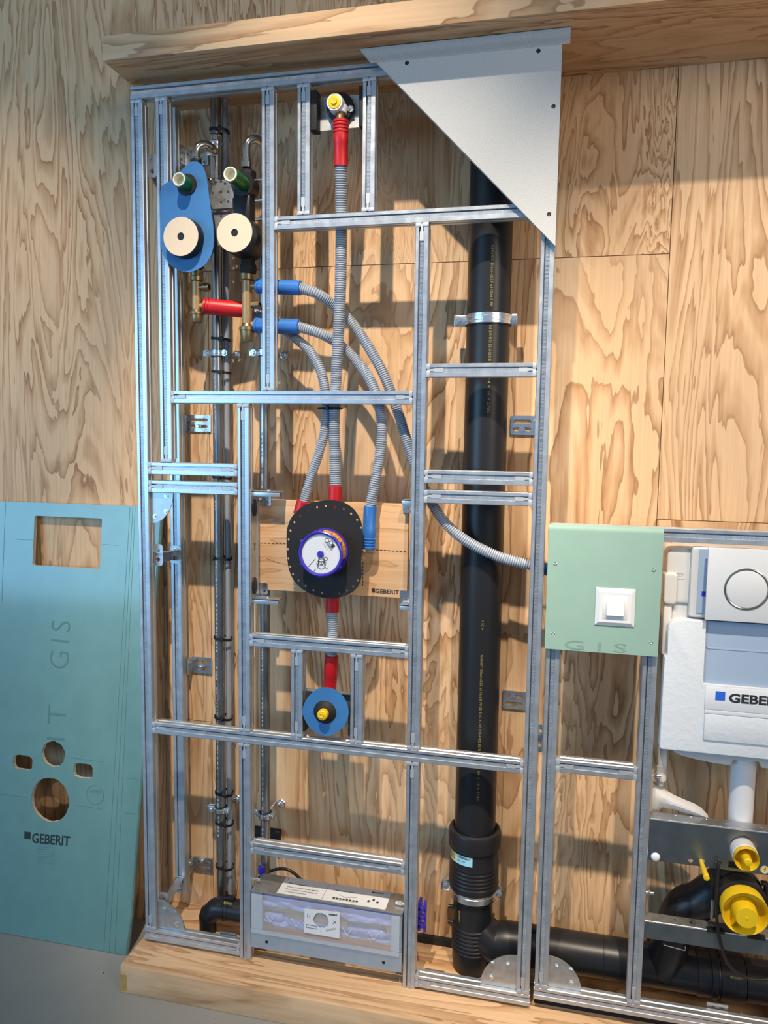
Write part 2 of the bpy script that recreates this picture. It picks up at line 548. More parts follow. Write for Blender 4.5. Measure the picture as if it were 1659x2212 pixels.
def text_mesh(s, p0, ex, ey, mat, name, parent, bold=0.0, lift=(0, -0.0006, 0), spacing=1.0, thick=0.0):
    """lettering stretched to fill the parallelogram p0, p0+ex, p0+ey"""
    cu = bpy.data.curves.new('tmp', 'FONT')
    cu.body = s; cu.size = 1; cu.offset = bold; cu.space_character = spacing
    cu.resolution_u = 3
    ob = bpy.data.objects.new('tmp', cu)
    me = bpy.data.meshes.new_from_object(ob)
    vs = [v.co.copy() for v in me.vertices]
    fs = [tuple(p.vertices) for p in me.polygons]
    bpy.data.objects.remove(ob); bpy.data.curves.remove(cu); bpy.data.meshes.remove(me)
    x0 = min(v.x for v in vs); x1 = max(v.x for v in vs); y0 = min(v.y for v in vs); y1 = max(v.y for v in vs)
    p0 = Vector(p0) + Vector(lift); ex = Vector(ex); ey = Vector(ey)
    out = [p0 + ex * ((v.x - x0) / (x1 - x0)) + ey * ((v.y - y0) / (y1 - y0)) for v in vs]
    m = MB(); m.add(out, fs)
    if parent is None: return m
    return m.build(name, mat, parent, smooth=False)

def split_build(m, name, mat, parent):
    """each connected piece of m becomes a part of its own"""
    par = list(range(len(m.v)))
    def find(a):
        while par[a] != a:
            par[a] = par[par[a]]; a = par[a]
        return a
    for f in m.f:
        for q in f[1:]: par[find(q)] = find(f[0])
    groups = {}
    for f in m.f: groups.setdefault(find(f[0]), []).append(f)
    for fs in groups.values():
        ids = sorted({q for f in fs for q in f}); ix = {q: k for k, q in enumerate(ids)}
        MB().add([m.v[q] for q in ids], [tuple(ix[q] for q in f) for f in fs]).build(name, mat, parent, smooth=False)

def print_px(s, bl, br, tl, Y, mat, parent, bold=0.0, name='printed_lettering', spacing=1.0):
    p0 = at(*bl, Y)
    return text_mesh(s, p0, at(*br, Y) - p0, at(*tl, Y) - p0, mat, name, parent, bold, spacing=spacing)

def corr_hose(pts, r=0.0152, pitch=0.0056):
    """corrugated hose swept along points"""
    path = catmull(pts, pitch / 4)
    cyc = (0.98, 1.0, 0.96, 0.76)
    return MB().tube(path, [r * cyc[i % 4] for i in range(len(path))], 18)

def sleeve(a, b, r, ribs=0, rib_at=0.0, step=None):
    """plastic sleeve with optional ribs near end a and a small shoulder"""
    a = Vector(a); b = Vector(b); L = (b - a).length
    prof = [(0, r * 0.86), (0.001, r)]
    if ribs:
        t = 0.003
        for k in range(ribs):
            prof += [(t, r), (t + 0.001, r * 1.07), (t + 0.0035, r * 1.07), (t + 0.0045, r * 0.97)]
            t += 0.0075
        prof += [(t + 0.002, r)]
    if step:
        prof += [(L * step, r), (L * step + 0.002, r * 0.95)]
        prof += [(L - 0.001, r * 0.95), (L, r * 0.86)]
    else:
        prof += [(L - 0.001, r), (L, r * 0.86)]
    prof = sorted(prof, key=lambda q: q[0])
    return MB().lathe(a, b - a, prof, 28)

# ------------------------------------------------------------------ the setting
YW = 0.20           # face of the plywood wall
PLZ = 0.081         # top of the plinth
FRONT = -0.102      # front of plinth and canopy
XL, XR = -4.6, 1.6

wall = MB().box((XL, YW + 0.004, 0), (XR, YW + 0.05, 3.2)).build('wall_back', M['seam'])
structure(wall)
XS0 = at(345, 700, YW).x; XS1 = 0.245; XS2 = -0.992
ZS1, ZS2, ZS3 = 1.987, 0.667, 1.326
g = 0.0009
for nm, x0, x1, z0, z1, mt in (
        ('a', XL, XS0, 0, 3.2, 'ply'), ('b', XS0, XS1, ZS1, 3.2, 'ply_fine'),
        ('c', XS0, XS2, PLZ - 0.08, ZS2, 'ply'), ('d', XS0, XS2, ZS2, ZS1, 'ply'), ('e', XS2, XS1, 0, ZS1, 'ply'),
        ('f', XS1, XR, ZS3, 3.2, 'ply'), ('g', XS1, XR, 0, ZS3, 'ply')):
    o = MB().box((x0 + g, YW, z0 + g), (x1 - g, YW + 0.0045, z1 - g)).build('plywood_panel', M[mt], wall)
    structure(o)
fl = MB().box((-5, -7, -0.05), (5, YW + 0.05, 0)).build('floor', M['floor'])
structure(fl)

PX0 = at(259, 2081, FRONT).x
pl = thing('plywood_plinth', 'low plywood plinth on the grey floor under the two metal frames', 'plinth', (0.2, 0, 0))
MB().box((PX0, FRONT + 0.02, PLZ - 0.02), (XR, YW, PLZ), 0.003).build('top_board', M['ply_x'], pl)
MB().box((PX0, FRONT, 0), (XR, FRONT + 0.0202, PLZ), 0.003).build('front_board', M['ply_x'], pl)
MB().box((PX0 + 0.001, FRONT + 0.02, 0), (PX0 + 0.021, YW, PLZ - 0.0205), 0.002).build('end_board', M['ply'], pl)

q0 = at(259, 2104, FRONT - .0004); q1 = at(274, 2142, FRONT - .0004)
MB().box((PX0 + .001, FRONT - .0004, max(.002, q1.z)), (q1.x, FRONT + .0004, q0.z)).build('tape_patch', M['tape'], pl, smooth=False)
CANZ0, CANZ1 = 2.426, 2.484
CX0 = at(222, 139, FRONT).x
cn = thing('plywood_canopy', 'boxed plywood canopy board jutting from the wall above the metal frame', 'canopy', (0.2, YW, CANZ0))
MB().box((CX0, FRONT, CANZ0), (XR, FRONT + 0.02, CANZ1), 0.0015).build('front_board', M['ply_x'], cn)
MB().box((CX0, FRONT + 0.0202, CANZ0 + 0.0005), (XR, YW, CANZ0 + 0.021)).build('underside_board', M['ply_x'], cn)
MB().box((CX0, FRONT + 0.0202, CANZ1 - 0.02), (XR, YW, CANZ1 - 0.001)).build('top_board', M['ply_x'], cn)

# specks of dirt on the floor
sp = MB()
for k in range(60):
    x = random.uniform(-1.9, -0.6); y = random.uniform(-0.75, -0.03)
    if x > PX0 - 0.02 and y > FRONT - 0.02: continue
    r = random.uniform(0.0008, 0.0022)
    sp.lathe((x, y, 0), (0, 0, 1), [(0, r), (r * 0.6, r * 0.7)], 7)
o = sp.build('floor_grit', M['rubber'], loc=(-1.2, -0.3, 0))
o['kind'] = 'stuff'; tag(o, 'dark specks of grit scattered on the grey floor', 'dirt')

# ------------------------------------------------------------------ metal frames
RW, RD = 0.0325, 0.030
SEC = [(0, .0015), (.0015, 0), (.0085, 0), (.0092, .0012), (.0092, .014), (.0120, .014), (.0120, .0028), (.0205, .0028), (.0205, .0012),
       (.0212, 0), (.031, 0), (RW, .0015), (RW, .011), (RW - .002, .013), (RW - .002, .018), (RW, .020), (RW, RD), (0, RD), (0, .020),
       (.002, .018), (.002, .013), (0, .011)]

def rail(parent, kind, a, lo, hi, Y=0.0, ends=(1, 1), teeth=True, gap=0.0095):
    """a: left edge of a post or upper edge of a crossbar; lo, hi: its extent along its length"""
    vert = kind == 'post'
    P = (lambda u, v, t: Vector((a + u, Y + v, t))) if vert else (lambda u, v, t: Vector((t, Y + v, a - u)))
    l0 = lo + (gap if ends[0] else 0); l1 = hi - (gap if ends[1] else 0)
    m = MB()
    n = len(SEC)
    m.add([P(u, v, l0) for u, v in SEC] + [P(u, v, l1) for u, v in SEC],
          [tuple(range(n)), tuple(range(2 * n - 1, n - 1, -1))] + [(i, (i + 1) % n, (i + 1) % n + n, i + n) for i in range(n)])
    p = 0.0029
    t_lo, t_hi = (.0029, .0008) if vert else (.0029, .0022)
    k = int((l1 - l0) / p)
    if teeth:
        vs = []; fs = []
        for i in range(k):
            t = l0 + i * p
            b = len(vs)
            for uu in (.0122, .0203):
                vs += [P(uu, t_lo, t), P(uu, t_hi, t + p * .30), P(uu, t_hi, t + p * .62), P(uu, t_lo, t + p * .92)]
            fs += [(b, b + 1, b + 5, b + 4), (b + 1, b + 2, b + 6, b + 5), (b + 2, b + 3, b + 7, b + 6),
                   (b, b + 3, b + 2, b + 1), (b + 4, b + 5, b + 6, b + 7), (b, b + 4, b + 7, b + 3)]
        m.add(vs, fs)
    r = m.build(kind, M['steel'], parent, smooth=False)
    for e, (t0, s) in zip(ends, ((lo, 1), (hi, -1))):
        if not e: continue
        c = MB()
        for u0, u1 in ((0.0003, .0133), (.0172, RW - .0003)):
            c.box(P(u0, -.0012, t0 + s * .0004), P(u1, .026, t0 + s * .0092), 0.0007)
        u = .0158
        top = [(u - .0022, .002), (u - .0022, .017), (u - .0048, .0215), (u - .0048, .042), (u + .0048, .042), (u + .0048, .0215), (u + .0022, .017), (u + .0022, .002)]
        c.slab([P(x, -.0006, t0 + s * y) for x, y in top], P(0, .004, 0) - P(0, 0, 0))
        c.bolt(P(RW * 0.5, .0275, t0 + s * .005), P(0, 1, 0) - P(0, 0, 0), .004, .003)
        c.build('end_connector', M['zinc'], r)
    return r

def gusset(parent, cx, cz, sx, sz, r=0.088, bolts=((0.28, 0.78), (0.75, 0.75), (0.78, 0.28)), Y=0.012, stretch=1.0):
    """quarter-round corner plate with its square corner at (cx, cz)"""
    lp = [(cx, cz)] + [(cx + sx * r * math.cos(a), cz + sz * r * stretch * math.sin(a)) for a in [PI / 2 * k / 14 for k in range(15)]]
    p = plate_xz([lp], Y, Y + 0.003).build('corner_plate', M['steel_dull'], parent)
    b = MB()
    for u, v in bolts:
        b = MB().bolt((cx + sx * r * u * 0.9, Y, cz + sz * r * v * stretch * 0.9), (0, -1, 0), .0042, .003)
        b.build('bolt', M['bright'], p)
    return p

F1 = thing('installation_frame', 'large galvanised steel wall frame of toothed rails standing on the plinth', 'frame', (-0.57, 0, PLZ))
ZB = 0.1215
LP, RP = -1.107, -0.0625
T0, T1 = 2.378, 2.4105
rail(F1, 'crossbar', T1, LP, RP + RW, ends=(0, 0))
rail(F1, 'post', LP, ZB, T0)
rail(F1, 'post', RP, ZB, T0)
rail(F1, 'post', -1.037, 1.451, T0)
rail(F1, 'post', -0.749, 1.6395, T0)
rail(F1, 'post', -0.656, 2.0685, T0)
rail(F1, 'post', -0.4915, 2.0685, T0)
rail(F1, 'crossbar', 2.0685, -0.7165, RP)
rail(F1, 'post', -0.3575, 0.7335, 2.036)
rail(F1, 'crossbar', 1.6395, -1.0045, -0.3575)
rail(F1, 'post', -0.818, 0.7335, 1.607)
rail(F1, 'crossbar', 1.451, -1.0745, -0.818)
rail(F1, 'crossbar', 1.4025, -1.0745, -0.818)
rail(F1, 'crossbar', 1.7045, -0.325, RP)
rail(F1, 'crossbar', 1.4475, -0.325, RP)
rail(F1, 'crossbar', 1.3985, -0.325, RP)
rail(F1, 'crossbar', 1.0025, -0.7855, -0.3575)
rail(F1, 'post', -0.670, 0.7335, 0.970)
rail(F1, 'post', -0.508, 0.7335, 0.970)
rail(F1, 'crossbar', 0.7335, -1.0745, RP)
rail(F1, 'post', -0.818, PLZ + 0.001, 0.701, ends=(0, 1))
rail(F1, 'post', -0.3575, PLZ + 0.001, 0.701, ends=(0, 1))
rail(F1, 'crossbar', 0.4245, -0.7855, -0.3575)
rail(F1, 'crossbar', ZB, LP - 0.003, -0.818, ends=(0, 1))
rail(F1, 'crossbar', ZB, -0.325, RP + RW + 0.001, ends=(1, 0))
for x0, x1 in ((LP, -0.82), (-0.323, RP + RW)):
    MB().box((x0 + .002, .012, PLZ), (x1 - .002, RD - .002, ZB - RW)).build('shade_strip', M['rubber'], F1)  # dark strip standing in for the shade under the bottom rails
gusset(F1, LP + RW, ZB, 1, 1, 0.084)
gusset(F1, RP, ZB, -1, 1, 0.092)
gusset(F1, LP + RW, 1.3700, 1, -1, 0.066, ((0.2, 0.86), (0.75, 0.68), (0.78, 0.12)), stretch=1.28)
# rear post near the wall and the arms that hold it
YR = 0.145
xr = at(368, 1150, YR).x
rp = rail(F1, 'post', xr, at(380, 1915, YR).z, CANZ0 - 0.012, Y=YR, ends=(0, 0))
for (py, tilt) in ((1195, -.006), (1908, .004)):
    p = at(366, py, YR - .01)
    m = MB()
    a0 = Vector((LP + RW + .003, 0.02, p.z - tilt)); a1 = Vector((xr + .004, YR - .006, p.z + tilt))
    d = (a1 - a0).normalized(); up = Vector((0, 0, 1))
    m.slab([a0 - up * .015, a1 - up * .015, a1 + up * .015, a0 + up * .015], (0.003, 0, 0))
    m.slab([a0 + up * .0122, a1 + up * .0122, a1 + up * .015, a0 + up * .015], (0.026, 0, 0))
    arm = m.build('spacer_arm', M['steel_dull'], F1)
    e = outline_mesh([rrect2(-.017, -.026, .017, .026, .008), slot2(0, .011, .020, .011), slot2(0, -.011, .020, .011)],
                     (xr + RW * .55, YR - .004, p.z - .004), (1, 0, 0), (0, 0, 1), (0, .003, 0))
    e.build('slotted_lug', M['steel'], arm)
    MB().bolt((xr + RW * .5, YR - .0042, p.z + .006), (0, -1, 0), .0062, .006).build('bolt', M['bright'], arm)
    e2 = outline_mesh([rrect2(-.014, -.030, .014, .030, .009), circle2(0, .012, .006, 14), circle2(0, -.012, .006, 14)],
                      (LP + RW + .011, 0.026, p.z + .012), (1, 0, 0), (0, 0, 1), (0, .003, 0))
    e2.build('slotted_lug', M['steel'], arm)
for py in (358,):
    p = at(325, py, .03)
    arm = outline_mesh([rrect2(-.012, -.03, .014, .03, .010), circle2(0, .012, .006, 14), circle2(0, -.014, .006, 14)], (LP + RW + .010, .03, p.z), (1, 0, 0), (0, 0, 1), (0, .003, 0)).build('spacer_arm', M['steel_dull'], F1)
    MB().slab([Vector((LP + RW + .003, .032, p.z - .030)), Vector((xr, YR - .002, p.z - .062)), Vector((xr, YR - .002, p.z - .040)), Vector((LP + RW + .003, .032, p.z - .006))], (.004, 0, 0)).build('strut', M['pipe_steel'], arm)

F2 = thing('installation_frame', 'lower galvanised steel wall frame at the right carrying the white cistern', 'frame', (0.4, 0, PLZ))
Q0, Q1, QB, QT = -0.0175, 0.2055, 0.1455, 1.3265
rail(F2, 'crossbar', QT, Q0, XR - 0.4, ends=(0, 0))
rail(F2, 'crossbar', QB, Q0 - .002, XR - 0.4, ends=(0, 0))
rail(F2, 'post', Q0, QB, QT - RW)
rail(F2, 'post', Q1, QB, QT - RW)
rail(F2, 'crossbar', 0.748, Q0 + RW, Q1)
MB().box((Q0, .029, PLZ), (XR - 0.4, .045, QB - RW)).build('shade_strip', M['rubber'], F2)  # shade under the right bottom rail, built as a dark strip
gusset(F2, Q0 + RW, QB, 1, 1, 0.082)
rail(F2, 'post', 0.62, QB, QT - RW)

# ------------------------------------------------------------------ wall brackets
def wall_bracket(x0, y0, x1, y1, bolt, leg, label, Y=YW - .006, depth=0.030, group='slotted wall brackets'):
    """slotted angle plate on the wall; leg -1 / 1: its folded side at the left / right runs forward to the rail"""
    a = at(x0, y0, Y); b = at(x1, y1, Y)
    xa, xb, zt, zb = a.x, b.x, a.z, b.z
    w = xb - xa; h = zt - zb
    t = thing('wall_bracket', label, 'bracket', ((xa + xb) / 2, YW, zb), group)
    sl = [slot2((xa + xb) / 2 + leg * -0.06 * w, zb + h * q, w * .66, h * .20) for q in (.30, .70)]
    pb = plate_xz([rrect2(xa, zb, xb, zt, .003), *sl], Y, Y + .003).build('slotted_plate', M['bright'], t)
    xs = xa if leg < 0 else xb - .003
    MB().box((xs, Y - depth, zb + .001), (xs + .003, Y + .003, zt - .001), .0005).build('folded_leg', M['steel_dull'], t)
    p = at(*bolt, Y)
    m = MB().bolt((p.x, Y, p.z), (0, -1, 0), .006, .006)
    m.lathe((p.x, Y - .0005, p.z), (0, 1, 0), [(0, .0045), (.0064, .0045)], 12)
    m.build('bolt', M['bright'], t)
    MB().bolt((xs + (.003 if leg < 0 else 0), Y - depth * .55, zb + h * .7), (-leg, 0, 0), .005, .004).build('bolt', M['bright'], t)
    return t

wall_bracket(397, 896, 455, 933, (428, 921), -1, 'slotted zinc wall bracket right of the rear post, uppermost of three on the left')
wall_bracket(413, 1418, 457, 1456, (434, 1441), -1, 'slotted zinc wall bracket right of the rear post, middle one on the left')
wall_bracket(415, 1849, 460, 1887, (437, 1858), -1, 'slotted zinc wall bracket on the left just above the black elbow')
wall_bracket(1103, 898, 1160, 940, (1127, 929), 1, 'slotted zinc wall bracket right of the black drain pipe, upper one', depth=.05)
wall_bracket(1086, 1491, 1142, 1535, (1108, 1507), 1, 'slotted zinc wall bracket right of the black drain pipe, lower one', depth=.05)
wall_bracket(398, 318, 450, 356, (440, 348), -1, 'dark slotted wall bracket behind the chrome elbow at the upper left')

def clip_block(x0, y0, x1, y1, label, Y=0.035):
    a = at(x0, y0, Y); b = at(x1, y1, Y)
    t = thing('foot_clip', label, 'clip', ((a.x + b.x) / 2, Y, PLZ), 'small two-hole clips behind the bottom rails')
    w = b.x - a.x; h = a.z - b.z
    zt = max(a.z, PLZ + .036)
    plate_xz([[(a.x, PLZ), (b.x, PLZ), (b.x, zt), (a.x, zt)], circle2(a.x + w * .3, zt - .011, .0042, 12), circle2(a.x + w * .7, zt - .011, .0042, 12)], Y, Y + .003).build('plate', M['steel_dull'], t)
    MB().box((a.x, Y + .003, PLZ), (b.x, Y + .03, PLZ + .003)).build('base', M['steel_dull'], t)
clip_block(475, 2012, 511, 2026, 'small two-hole metal clip behind the bottom left rail beside the black elbow')
clip_block(918, 2092, 960, 2106, 'small two-hole metal clip behind the bottom rail left of the black drain bend')
clip_block(1527, 2165, 1573, 2180, 'small two-hole metal clip behind the bottom rail of the right frame')

# ------------------------------------------------------------------ leaning teal plasterboard
bl0 = onz(0, 2013, 0); br0 = onz(269, 2067, 0)
ytop = YW - 0.004
XRB = br0.x
yb0 = 0.5 * (bl0.y + br0.y)
ZT = at(290, 1093, ytop - .012).z
e_up = Vector((0, ytop - .0135 - yb0, ZT)).normalized()
e_n = Vector((0, e_up.z, -e_up.y))               # thickness direction, into the wall
TH = 0.0125
HB = (ZT) / e_up.z
def bpx(px, py):
    """board coordinates (x, distance up the sheet) of a photographed position"""
    d = MROT.transposed() @ Vector(((px - CXP) / FOCAL, (py - CYP) / FOCAL, 1.0))
    o_ = Vector((0, -DIST, EYE)); b0 = Vector((0, yb0, 0))
    t = (b0 - o_).dot(e_n) / d.dot(e_n)
    p = o_ + d * t
    return (p.x, (p - b0).dot(e_up))
def bp3(px, py):
    u = bpx(px, py); return Vector((u[0], yb0, 0)) + e_up * u[1]
BX0 = XRB - 0.80
BX1 = at(349, 1130, ytop - .012).x
tb = thing('plasterboard_panel', 'teal plasterboard panel with cut-outs leaning on the wall left of the metal frame', 'panel', ((BX0 + XRB) / 2, yb0, 0))
outer = [(BX0, .002), (XRB, .002), (XRB + .010, .10), (BX1, HB), (BX0, HB)]
def rough_loop(px, py, rx, ry, n=44, amp=.0012, slot=False, seed=0):
    c = bpx(px, py); ax = abs(bpx(px + rx, py)[0] - bpx(px - rx, py)[0]) / 2; az = abs(bpx(px, py + ry)[1] - bpx(px, py - ry)[1]) / 2
    rnd = random.Random(seed); out = []
    for k in range(n):
        a = 2 * PI * k / n; ca, sa = math.cos(a), math.sin(a)
        if slot:
            ca = math.copysign(abs(ca) ** .55, ca); sa = math.copysign(abs(sa) ** .55, sa)
        j = rnd.uniform(-amp, amp)
        out.append((c[0] + (ax + j) * ca, c[1] + (az + j) * sa))
    return out
ra, rb, rc, rd = bpx(75, 1114), bpx(221, 1120), bpx(215, 1229), bpx(70, 1221)
rect = rrect2((ra[0] + rd[0]) / 2, (rc[1] + rd[1]) / 2, (rb[0] + rc[0]) / 2, (ra[1] + rb[1]) / 2, .006)
holes = [rect, rough_loop(115, 1629, 25.5, 28, seed=1), rough_loop(108, 1728, 41, 48, seed=2), rough_loop(49, 1647, 21, 15.5, slot=True, seed=3), rough_loop(179.5, 1665, 21, 16, slot=True, seed=4)]
O0 = Vector((0, yb0, 0))
outline_mesh([outer] + holes, O0, (1, 0, 0), e_up, e_n * .0012).build('face_paper', M['teal'], tb, smooth=False)
outline_mesh([outer] + holes, O0 + e_n * .0012, (1, 0, 0), e_up, e_n * (TH - .0012)).build('gypsum_core', M['gypsum_core'], tb, smooth=False)
# bound long edge, wrapped in paper
m = MB().slab([O0 + Vector((XRB, 0, 0)) + e_up * .002, O0 + Vector((XRB + .010, 0, 0)) + e_up * .10, O0 + Vector((XRB + .0145, 0, 0)) + e_up * .11 + e_n * .004, O0 + Vector((XRB + .0045, 0, 0)) + e_up * .002 + e_n * .004], e_n * (TH - .004))
m.slab([O0 + Vector((XRB + .010, 0, 0)) + e_up * .10, O0 + Vector((BX1, 0, 0)) + e_up * HB, O0 + Vector((BX1 + .0045, 0, 0)) + e_up * HB + e_n * .004, O0 + Vector((XRB + .0145, 0, 0)) + e_up * .11 + e_n * .004], e_n * (TH - .004))
m.build('bound_edge', M['teal'], tb, smooth=False)
def board_text(s, bl, br, tl, mat, bold=0.0, name='printed_lettering', spacing=1.0):
    p0 = bp3(*bl)
    if len(s) < 4:
        return split_build(text_mesh(s, p0, bp3(*br) - p0, bp3(*tl) - p0, mat, name, None, bold, lift=e_n * -.0006, spacing=spacing), 'printed_letter', mat, tb)
    return text_mesh(s, p0, bp3(*br) - p0, bp3(*tl) - p0, mat, name, tb, bold, lift=e_n * -.0006, spacing=spacing)
board_text('GEBERIT', (69, 1820.5), (151, 1828), (70, 1799), M['ink'], .022)
MB().slab([bp3(52.5, 1811.5) - e_n * .0006, bp3(66, 1813) - e_n * .0006, bp3(66.5, 1797.5) - e_n * .0006, bp3(53, 1796) - e_n * .0006], e_n * .0005).build('logo_square', M['ink'], tb, smooth=False)
board_text('GIS', (147, 1446), (152, 1343), (107, 1442), M['ink_faint'], -.018, spacing=1.3)
board_text('IT', (139, 1600), (143, 1524), (101, 1597), M['ink_faint'], -.018, spacing=1.5)
m = MB()
def bline(a, b, w=.0007):
    A = bp3(*a); B = bp3(*b); d = (B - A).normalized(); s = d.cross(e_n) * w
    m.slab([A - s - e_n * .0005, B - s - e_n * .0005, B + s - e_n * .0005, A + s - e_n * .0005], e_n * .0004)
for a, b in (((281, 1095), (224, 2060)), ((287, 1095), (236, 2061)), ((292, 1096), (248, 2062)),
             ((35, 1165), (72, 1167)), ((220, 1176), (255, 1178)), ((0, 1715), (60, 1723)), ((155, 1738), (220, 1748)), ((145, 1636), (223, 1646)),
             ((272, 1681), (297, 1683)), ((270, 1755), (296, 1758)), ((12, 1085), (4, 1300))):
    bline(a, b, .0005)
cc = bpx(205.5, 1717); rr = abs(bpx(224, 1717)[0] - cc[0])
pc = [O0 + Vector((cc[0] + rr * math.cos(2 * PI * k / 40), 0, 0)) + e_up * (cc[1] + rr * math.sin(2 * PI * k / 40)) - e_n * .0003 for k in range(40)]
m.tube(pc, .0005, 6, closed=True)
bline((193, 1712), (219, 1714), .0004)
# grey block of small print under the logo
for k in range(9):
    y = 1823 + k * 5.0
    bline((80, y), (118, y + 3.6), .0005)
m.build('printed_lines', M['ink_faint'], tb, smooth=False)
board_text('2000', (194, 1710), (219, 1713), (194, 1705), M['ink_faint'])

# ------------------------------------------------------------------ pale triangular board at the top right
YB = -0.0165
tri = [(786, 107), (1215, 78), (1199.5, 531)]
td = thing('cut_panel', 'white speckled board cut to a triangle on the top right corner of the frame', 'panel', at(1150, 200, YB))
pts = px_loop(tri, YB)
plate_xz([pts], YB, -0.0005).build('board', M['gypsum_white'], td, smooth=False)
a = at(777, 98, -.036); b = at(1233, 53, -.036)
zc = 0.5 * (a.z + b.z)
m = MB()
sec = [(-.0375, .0), (-.0375, -.004), (-.034, -.011), (-.028, -.0165), (-.020, -.020), (-.0170, -.024), (-.0170, -.0005), (-.020, .0)]
zc = min(zc, CANZ0 - .001)
xl0 = a.x
m.add([(xl0 + .022 * (abs(z) / .024), y, zc + z) for y, z in sec] + [(b.x, y, zc + z) for y, z in sec],
      [tuple(range(8)), tuple(range(15, 7, -1))] + [(i, (i + 1) % 8, (i + 1) % 8 + 8, i + 8) for i in range(8)])
m.build('edge_trim', M['gypsum_white'], td)
for px, py in ((879, 136), (1163, 110), (1195.5, 229.5), (1186, 462.5)):
    p = at(px, py, YB)
    MB().lathe(p, (0, -1, 0), [(-.001, .0048), (.0004, .0048), (.0006, .003), (.0002, .0022)], 16).build('screw', M['black'], td)
p0 = at(964, 291, .1995); q = at(988, 318, YW)
m = MB()
for A, B in (((964, 292), (988, 291)), ((988, 291), (988, 318))):
    A = at(*A, YW); B = at(*B, YW); d = (B - A).normalized(); s = Vector((-d.z, 0, d.x)) * .0006
    m.slab([A - s - Vector((0, .0005, 0)), B - s - Vector((0, .0005, 0)), B + s - Vector((0, .0005, 0)), A + s - Vector((0, .0005, 0))], (0, .0004, 0))
structure(m.build('pencil_mark', M['ink'], wall, smooth=False))

# ------------------------------------------------------------------ big black drain stack
PXX, PYY, PR = -0.1905, 0.128, 0.0545
sk = thing('drain_pipe', 'tall thick black drain pipe standing right of centre inside the frame', 'pipe', (PXX, PYY, PLZ))
zk = at(1024, 1818, PYY - .05).z
MB().lathe((PXX, PYY, zk - .03), (0, 0, 1), [(0, PR), (CANZ0 - .001 - zk + .03, PR)], 56).build('pipe', M['blackpipe'], sk)
def pipe_print(s, z_top, z_bot, ang=-0.10, h=.0068, mat='ink_yellow', rad=PR, par=None):
    """lettering running down the pipe, bent onto its surface"""
    mm = text_mesh(s, (0, 0, 0), (1, 0, 0), (0, 1, 0), None, None, None, 0.0, lift=(0, 0, 0), spacing=1.15)
    out = MB()
    vs = []
    for v in mm.v:
        a = ang + (v.y - .5) * h / rad
        r_ = rad + .0004
        vs.append((PXX + r_ * math.sin(a), PYY - r_ * math.cos(a), z_top + (z_bot - z_top) * v.x))
    out.add(vs, mm.f)
    return out.build('printed_lettering', M[mat], par or sk, smooth=False)
zz = lambda py, px=1040: at(px, py, PYY - PR).z
TXT = '\u25a0 GEBERIT Silent-db20 \u00f8110x6.0 PP-S2 Z-42.1-265 DIN4102 B2'
A0 = math.asin((at(1062, 620, PYY - PR).x - PXX) / PR)
pipe_print('GEBERIT Silent-db20 \u00f8110x6.0 PP', zz(530), zz(662), A0)
pipe_print('265 DIN4102 B2-U-GEC-D', zz(702), zz(780), A0)
pipe_print('14 \u00d7 10 \u00d7 27db', zz(818), zz(892), A0)
pipe_print('\u00d7 53 \u00d7', zz(1340), zz(1360), A0)
pipe_print('GEBERIT Silent-db20 \u00f8110x6.0 PP-S2 Z-42.1-265 DIN4102 B2-U-GEC', zz(1415), zz(1640), A0)
pipe_print('14 \u00d7 10 \u00d7 27db', zz(1668), zz(1730), A0)
# expansion socket
ztop = at(1024, 1812, PYY - .06).z + .004; zring = at(1024, 1842, PYY - .06).z; zcl = at(1022, 1936, PYY - .06).z; zb_ = PLZ
prof = [(zcl - .002, .0665), (zcl + .012, .068)]
z = zcl + .014
while z < zring - .062:
    prof += [(z, .0675 - (z - zcl) * .02), (z + .002, .0662 - (z - zcl) * .02), (z + .006, .0662 - (z - zcl) * .02), (z + .008, .0675 - (z - zcl) * .02)]
    z += .0105
prof += [(zring - .045, .0645), (zring - .012, .0640), (zring - .006, .0700), (ztop - .010, .0705), (ztop - .003, .068), (ztop, .0625), (ztop - .002, .0565), (ztop - .02, .0555)]
MB().lathe((PXX, PYY, 0), (0, 0, 1), prof, 56).build('expansion_socket', M['black'], sk)
a0 = math.asin(max(-1, (at(973, 1850, PYY - .03).x - PXX) / .0655)); a1 = math.asin((at(1021, 1862, PYY - .06).x - PXX) / .0655)
def bent(z0, z1, b0, b1, rad, mat, name, par):
    vs = []; fs = []
    n = 12
    for i in range(n + 1):
        a = b0 + (b1 - b0) * i / n
        for zz_ in (z0, z1):
            vs.append((PXX + rad * math.sin(a), PYY - rad * math.cos(a), zz_))
            vs.append((PXX + (rad - .0008) * math.sin(a), PYY - (rad - .0008) * math.cos(a), zz_))
    for i in range(n):
        b = i * 4
        fs += [(b, b + 4, b + 6, b + 2), (b + 1, b + 3, b + 7, b + 5), (b, b + 1, b + 5, b + 4), (b + 2, b + 6, b + 7, b + 3)]
    fs += [(0, 2, 3, 1), (n * 4, n * 4 + 1, n * 4 + 3, n * 4 + 2)]
    return MB().add(vs, fs).build(name, mat, par, smooth=False)
zl0 = at(1000, 1869, PYY - .06).z; zl1 = at(1000, 1849, PYY - .06).z
am = a0 + (a1 - a0) * .42
lb = bent(zl0, zl1, a0, am, .0658, M['label_yellow'], 'barcode_label', sk)
lb2 = bent(zl0, zl1, am, a1, .0658, M['label_cyan'], 'product_label', sk)
for k in range(7):
    aa = a0 + (am - a0) * (.12 + .1 * k)
    bent(zl0 + .005, zl1 - .004, aa, aa + .012 * (1 + k % 2), .0661, M['ink'], 'barcode_bar', lb)
